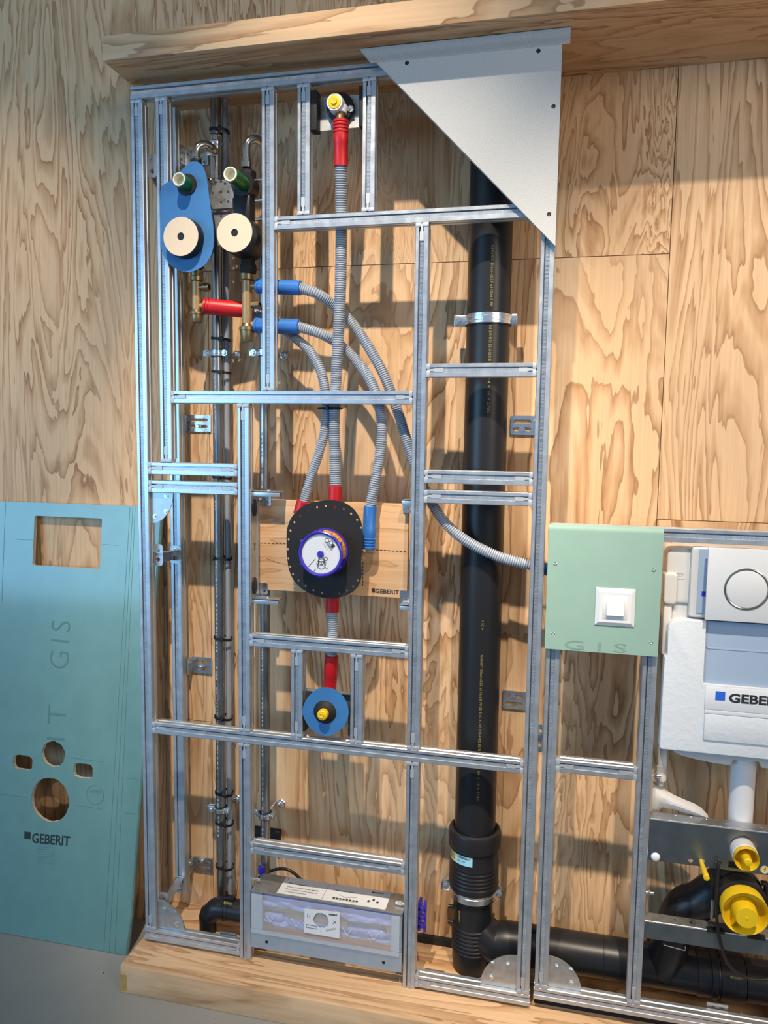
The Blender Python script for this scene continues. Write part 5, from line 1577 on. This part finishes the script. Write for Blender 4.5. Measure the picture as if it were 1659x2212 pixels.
fp = thing('flush_plate', 'flat white flush plate with round chrome-rimmed button at the right edge', 'flush plate', at(1600, 1340, -.02))
YFP = -0.026
pa_, pb_ = at(1531, 1182.5, YFP), at(1523, 1339, YFP)
xfp = (pa_.x + pb_.x) / 2; zfp1 = pa_.z; zfp0 = pb_.z
wfp = .246
MB().box((xfp, YFP, zfp0), (xfp + wfp, YFP + .008, zfp1), .0012).build('plate', M['white'], fp)
MB().box((xfp + .02, YFP + .0082, zfp0 + .02), (xfp + wfp - .02, .001, zfp1 - .02)).build('mounting_base', M['cistern'], fp)
bc = at(1613, 1273, YFP); bk = mpp(1613, 1273, YFP)
MB().lathe((bc.x, YFP, bc.z), (0, -1, 0), [(-.001, 44.5 * bk), (.0016, 45.2 * bk), (.0022, 47 * bk), (.0016, 49.5 * bk), (-.001, 50 * bk)], 72, closed=True).build('chrome_ring', M['chrome'], fp)
MB().lathe((bc.x, YFP, bc.z), (0, -1, 0), [(0, 44 * bk), (.001, 44 * bk), (.0014, 43 * bk)], 64).build('button', M['white'], fp)

# flush pipe and feed pipe
zf0 = at(1600, 1772, .05).z; zf1 = at(1610, 1642, .05).z
xfa = 0.5 * (at(1580, 1700, .05).x + at(1635, 1700, .05).x); rf = 27.5 * mpp(1605, 1700, .05)
o = MB().lathe((xfa, .07, zf0 - .03), (0, 0, 1), [(0, rf), (zf1 - zf0 + .04, rf)], 40).build('flush_pipe', M['white'])
tag(o, 'vertical white flush pipe between the cistern and the upper steel panel', 'pipe')
xi = at(1430, 1650, .05).x; ri = 10.5 * mpp(1430, 1650, .05)
z0i, z1i = at(1426, 1695, .05).z, at(1430, 1612, .05).z
ip = thing('feed_pipe', 'short translucent white pipe hanging below the left corner of the cistern', 'pipe', (xi, .05, z0i))
MB().lathe((xi, .05, z0i + .030), (0, 0, 1), [(0, ri), (z1i - z0i - .03, ri)], 24).build('pipe', M['white'], ip)
MB().lathe((xi - .002, .05, z0i), (0, 0, 1), [(0, ri * .7), (.012, ri * .8), (.014, ri * 1.25), (.030, ri * 1.3), (.034, ri * 1.2), (.036, ri * 1.2), (.050, ri * 1.25)], 24).build('collar', M['cistern'], ip)
q = at(1420, 1676, .03)
m = MB().cyl((Q1 + RW, q.y, q.z), (q.x + .008, q.y, q.z), .004, seg=12); m.lathe((q.x - .008, q.y, q.z), (1, 0, 0), [(0, .007), (.006, .007)], 6)
tag(m.build('fixing_bolt', M['bright']), 'zinc bolt beside the white feed pipe on the inner post of the right frame', 'bolt')
q = at(1403, 1928, .02)
m = MB().cyl((Q1 + RW, q.y, q.z), (q.x + .010, q.y, q.z), .0032, seg=12); m.lathe((q.x - .004, q.y, q.z), (1, 0, 0), [(0, .0065), (.006, .0065)], 6)
tag(m.build('fixing_bolt', M['bright']), 'zinc bolt on the inner right post between the two steel crossbars', 'bolt')
q = at(1165, 1595, .03)
lug = outline_mesh([rrect2(-.010, -.035, .010, .035, .008), circle2(0, .018, .005, 12), circle2(0, -.018, .005, 12)], (at(1167, 1594, .028).x, .030, q.z), (1, 0, 0), (0, 0, 1), (0, .003, 0))
lt = thing('connecting_lug', 'slotted zinc lug bridging the gap between the two frames', 'lug', (at(1167, 1594, .028).x, .03, q.z - .035))
lug.build('plate', M['steel'], lt)
MB().bolt((at(1166, 1587, .028).x, .030, q.z + .008), (0, -1, 0), .005, .005).build('bolt', M['bright'], lt)
# crumpled translucent bag
zb0 = at(1440, 1752, .06).z
bv = []; bf = []
top_ = [(1411, 1692), (1428, 1700), (1440, 1712), (1455, 1722), (1480, 1733), (1500, 1741), (1515, 1750), (1530, 1766)]
bot_ = [(1408, 1752), (1420, 1753), (1432, 1744), (1446, 1748), (1455, 1748), (1480, 1757), (1505, 1763), (1526, 1768)]
nn = len(top_)
for i in range(nn):
    for j in range(6):
        u = j / 5
        x = top_[i][0] * (1 - u) + bot_[i][0] * u; y = top_[i][1] * (1 - u) + bot_[i][1] * u
        yy = .055 + .018 * math.sin(PI * u) * (1 if i < nn - 1 else .3) * -1 + .004 * mnoise.noise(Vector((x * .09, y * .09, 2.2)))
        bv.append(at(x, y, yy))
for i in range(nn):
    for j in range(6):
        bv.append(bv[i * 6 + j] + Vector((.001, .012, .001)))
for i in range(nn - 1):
    for j in range(5):
        a = i * 6 + j
        bf.append((a, a + 6, a + 7, a + 1)); b_ = a + nn * 6; bf.append((b_, b_ + 1, b_ + 7, b_ + 6))
for i in range(nn - 1):
    for j in (0, 5):
        a = i * 6 + j; bf.append((a, a + nn * 6, a + nn * 6 + 6, a + 6))
tag(MB().add(bv, bf).build('plastic_bag', M['bag']), 'crumpled translucent plastic bag hanging under the feed pipe above the steel panel', 'bag')

# ------------------------------------------------------------------ steel crossbars of the toilet element
def sheet_bar(tl, bl, tr, br, Yf, deep, name, label, cat, holes=(), back=True):
    A, B, C_, D_ = at(*tl, Yf), at(*bl, Yf), at(*tr, Yf), at(*br, Yf)
    x0 = Q1 + RW + .001; z1 = (A.z + C_.z) / 2; z0 = (B.z + D_.z) / 2
    t = thing(name, label, cat, (.45, Yf, z0))
    plate_xz([[(x0, z0), (XE, z0), (XE, z1), (x0, z1)]] + list(holes), Yf, Yf + .0025).build('front_sheet', M['steel_dark_reflection'], t, smooth=False)
    MB().box((x0, Yf + .0025, z1 - .0025), (XE, Yf + deep, z1), .0).build('top_flange', M['steel_dull'], t)
    MB().tube([(x0, Yf + .0015, z1 - .0012), (XE, Yf + .0015, z1 - .0012)], .0022, 10).build('folded_edge', M['bright'], t)
    return t, x0, z0, z1
Y1 = .004
big = at(1606, 1842, Y1); bkk = mpp(1606, 1842, Y1)
bh = [(big.x - 31 * bkk, at(1606, 1878, Y1).z)] + [(big.x + 31 * bkk * math.cos(a), at(1606, 1832, Y1).z + 31 * bkk * math.sin(a)) for a in [PI - PI * k / 20 for k in range(21)]] + [(big.x + 31 * bkk, at(1606, 1878, Y1).z)]
sm = [circle2(at(x, y, Y1).x, at(x, y, Y1).z, r_ * bkk, 18) for x, y, r_ in ((1492, 1859.5, 5.5), (1552, 1862, 7), (1517, 1861, 6))]
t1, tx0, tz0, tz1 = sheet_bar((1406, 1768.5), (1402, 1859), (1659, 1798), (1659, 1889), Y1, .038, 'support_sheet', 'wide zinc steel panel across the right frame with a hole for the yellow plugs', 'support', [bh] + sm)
for x, y in ((1460, 1761), (1493, 1764), (1526, 1769), (1568, 1778), (1645, 1786)):
    q = onz(x, y, tz1)
    MB().lathe((q.x, q.y, tz1), (0, 0, 1), [(0, .003), (.0006, .0024)], 12).build('rivet', M['bright'], t1)
q = at(1416, 1851, Y1)
MB().lathe((q.x, Y1, q.z), (0, -1, 0), [(0, .0108), (.003, .010), (.006, .007), (.0072, .003)], 24).build('white_cap', M['whitepaper'], t1)
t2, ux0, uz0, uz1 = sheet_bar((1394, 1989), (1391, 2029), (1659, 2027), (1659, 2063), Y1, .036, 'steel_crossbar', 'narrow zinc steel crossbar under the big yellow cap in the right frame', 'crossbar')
for x, y in ((1458, 1987), (1493, 1993)):
    q = onz(x, y, uz1)
    MB().lathe((q.x, q.y, uz1), (0, 0, 1), [(0, .003), (.0006, .0024)], 12).build('rivet', M['black'], t2)
for x, y in ((1546, 2012), (1634, 2026)):
    q = at(x, y, Y1 - .002)
    MB().box((q.x - .020, Y1 - .0045, q.z - .004), (q.x + .020, Y1 + .010, uz1 + .0035), .0015).build('edge_clip', M['black'], t2)
q0 = at(1434, 2037, .02); q1 = at(1480, 2053, .02)
w_ = MB().tube([(q0.x, .02, q0.z), (q0.x, .02, q1.z + .006), (q1.x, .02, q1.z), (q1.x, .02, q0.z)], .0013, 8).build('wire_loop', M['bright'], t2)

# yellow plugs
yp = thing('pipe_plug', 'short yellow plug in its white sleeve set into the steel panel', 'plug', at(1606, 1880, -.02))
c0 = at(1601, 1840, -.012); k0 = mpp(1601, 1840, -.012)
cax = Vector((at(1605, 1838, Y1).x, 0, at(1605, 1838, Y1).z))
MB().lathe((cax.x, 0, cax.z), (0, 1, 0), [(-.020, 25.5 * k0), (-.022, 27 * k0), (-.020, 28.5 * k0), (.06, 28.5 * k0), (.06, 25.5 * k0)], 40, closed=True).build('white_sleeve', M['white'], yp)
MB().lathe((cax.x, 0, cax.z), (0, 1, 0), [(-.006, 9 * k0), (-.006, 22 * k0), (-.034, 25.5 * k0), (-.0365, 27.0 * k0), (-.034, 27.5 * k0), (-.022, 26 * k0), (.0, 25 * k0)], 40).build('cup', M['yellow'], yp)
MB().lathe((cax.x, 0, cax.z), (0, 1, 0), [(-.005, 11.5 * k0), (-.046, 9.5 * k0), (-.049, 7 * k0), (-.0492, 1.5 * k0), (-.051, 1.2 * k0)], 28).build('core_pin', M['yellow'], yp)
yr = thing('threaded_rod_cap', 'slim yellow protective rod cap sticking out of the steel panel', 'cap', at(1519, 1898, -.02))
q = at(1514, 1859, Y1)
MB().lathe((q.x, Y1, q.z), (0, -1, 0), [(0, 4.2 * k0), (.030, 5.6 * k0), (.066, 7.0 * k0), (.074, 7.2 * k0), (.076, 6.0 * k0)], 8).build('cap', M['yellow'], yr)
MB().lathe((q.x, Y1 - .076, q.z), (0, -1, 0), [(-.001, 2.5 * k0), (.003, 2.0 * k0)], 4).build('tip', M['yellow'], yr)
wn = thing('warning_sticker', 'round yellow warning sticker with red lightning bolt at the photo edge', 'sticker', at(1651, 1885, Y1))
q = at(1652, 1879, Y1 - .0008); k1 = mpp(1652, 1879, Y1)
MB().lathe((q.x, Y1 - .0002, q.z), (0, -1, 0), [(0, 9.5 * k1), (.0005, 9.5 * k1)], 30).build('disc', M['label_yellow'], wn)
MB().slab([Vector((q.x + dx * k1, Y1 - .0009, q.z + dz * k1)) for dx, dz in ((1, 6), (-3, 0), (-.3, .3), (-1.5, -5.5), (3, .9), (.5, .9), (3, 5))], (0, .0002, 0)).build('bolt_symbol', M['red_ink'], wn, smooth=False)

# black toilet drain bend with the big yellow cap
tbn = thing('toilet_drain_bend', 'black toilet drain bend with large yellow protective cap under the steel panel', 'drain bend', at(1600, 2010, .05))
c = at(1603, 1955, -.012); kc = mpp(1603, 1955, -.012)
R1 = 51 * kc
MB().lathe((c.x, 0, c.z + .004), (0, 1, 0), [(-.012, R1 * 1.0), (-.010, R1 * 1.07), (.004, R1 * 1.10), (.006, R1 * 1.02), (.03, R1 * 1.02), (.032, R1 * 1.10), (.044, R1 * 1.10), (.046, R1), (.060, R1)], 56).build('socket', M['black'], tbn)
pth = catmull([(c.x, .052, c.z + .004), (c.x - .006, .078, c.z + .001), (c.x - .026, .098, c.z - .026), (c.x - .068, .108, c.z - .074), (c.x - .112, .114, c.z - .116), (c.x - .150, .118, zh - .004)], .008)
MB().tube(pth, [R1 * (1.0 - .10 * min(1, i / 10)) for i in range(len(pth))], 40).build('bend', M['blackpipe'], tbn)
cap = MB().lathe((c.x, 0, c.z), (0, 1, 0), [(-.020, R1 * .5), (-.022, R1 * .80), (-.044, R1 * .93), (-.048, R1 * .985), (-.046, R1 * 1.0), (-.012, R1 * .97)], 56).build('yellow_cap', M['yellow'], tbn)
MB().lathe((c.x, 0, c.z), (0, 1, 0), [(-.021, R1 * .52), (-.060, R1 * .49), (-.063, R1 * .46), (-.0632, .003), (-.065, .002)], 40).build('cap_core', M['yellow'], cap)
for a in (-.9, -2.2):
    d = Vector((math.cos(a), 0, math.sin(a)))
    A = Vector((c.x, -.022, c.z)) + d * R1 * .5; B = Vector((c.x, -.022, c.z)) + d * R1 * .85; s = Vector((-d.z, 0, d.x)) * .0012
    MB().slab([A - s, B - s, B + s, A + s], (0, -.018, 0)).build('cap_rib', M['yellow'], cap, smooth=False)
for s in (-1, 1):
    x = c.x + s * R1 * 1.13
    m = MB().box((x - .004, .010, c.z - .045), (x + .004, .030, c.z + .045), .002)
    m.box((x - s * .012, .012, c.z + .038), (x + s * .003, .028, c.z + .046), .002)
    m.build('fixing_strap', M['black'], tbn)
MB().box((c.x - R1 * 1.0 - .012, .006, c.z - .058), (c.x - R1 - .006, .012, c.z - .010), .001).build('clip_spring', M['steel_dull'], tbn)
# thin cable
cb = [at(1552, 1858, -.004), at(1551, 1880, -.012), at(1547, 1940, -.016), at(1550, 2000, -.014), at(1560, 2050, -.006), at(1575, 2085, .0), at(1605, 2110, .004), at(1640, 2117, .01), at(1675, 2113, .02)]
tag(MB().tube(catmull(cb, .006), .0038, 10).build('cable', M['black']), 'thin black cable hanging from the steel panel over the narrow crossbar', 'cable')
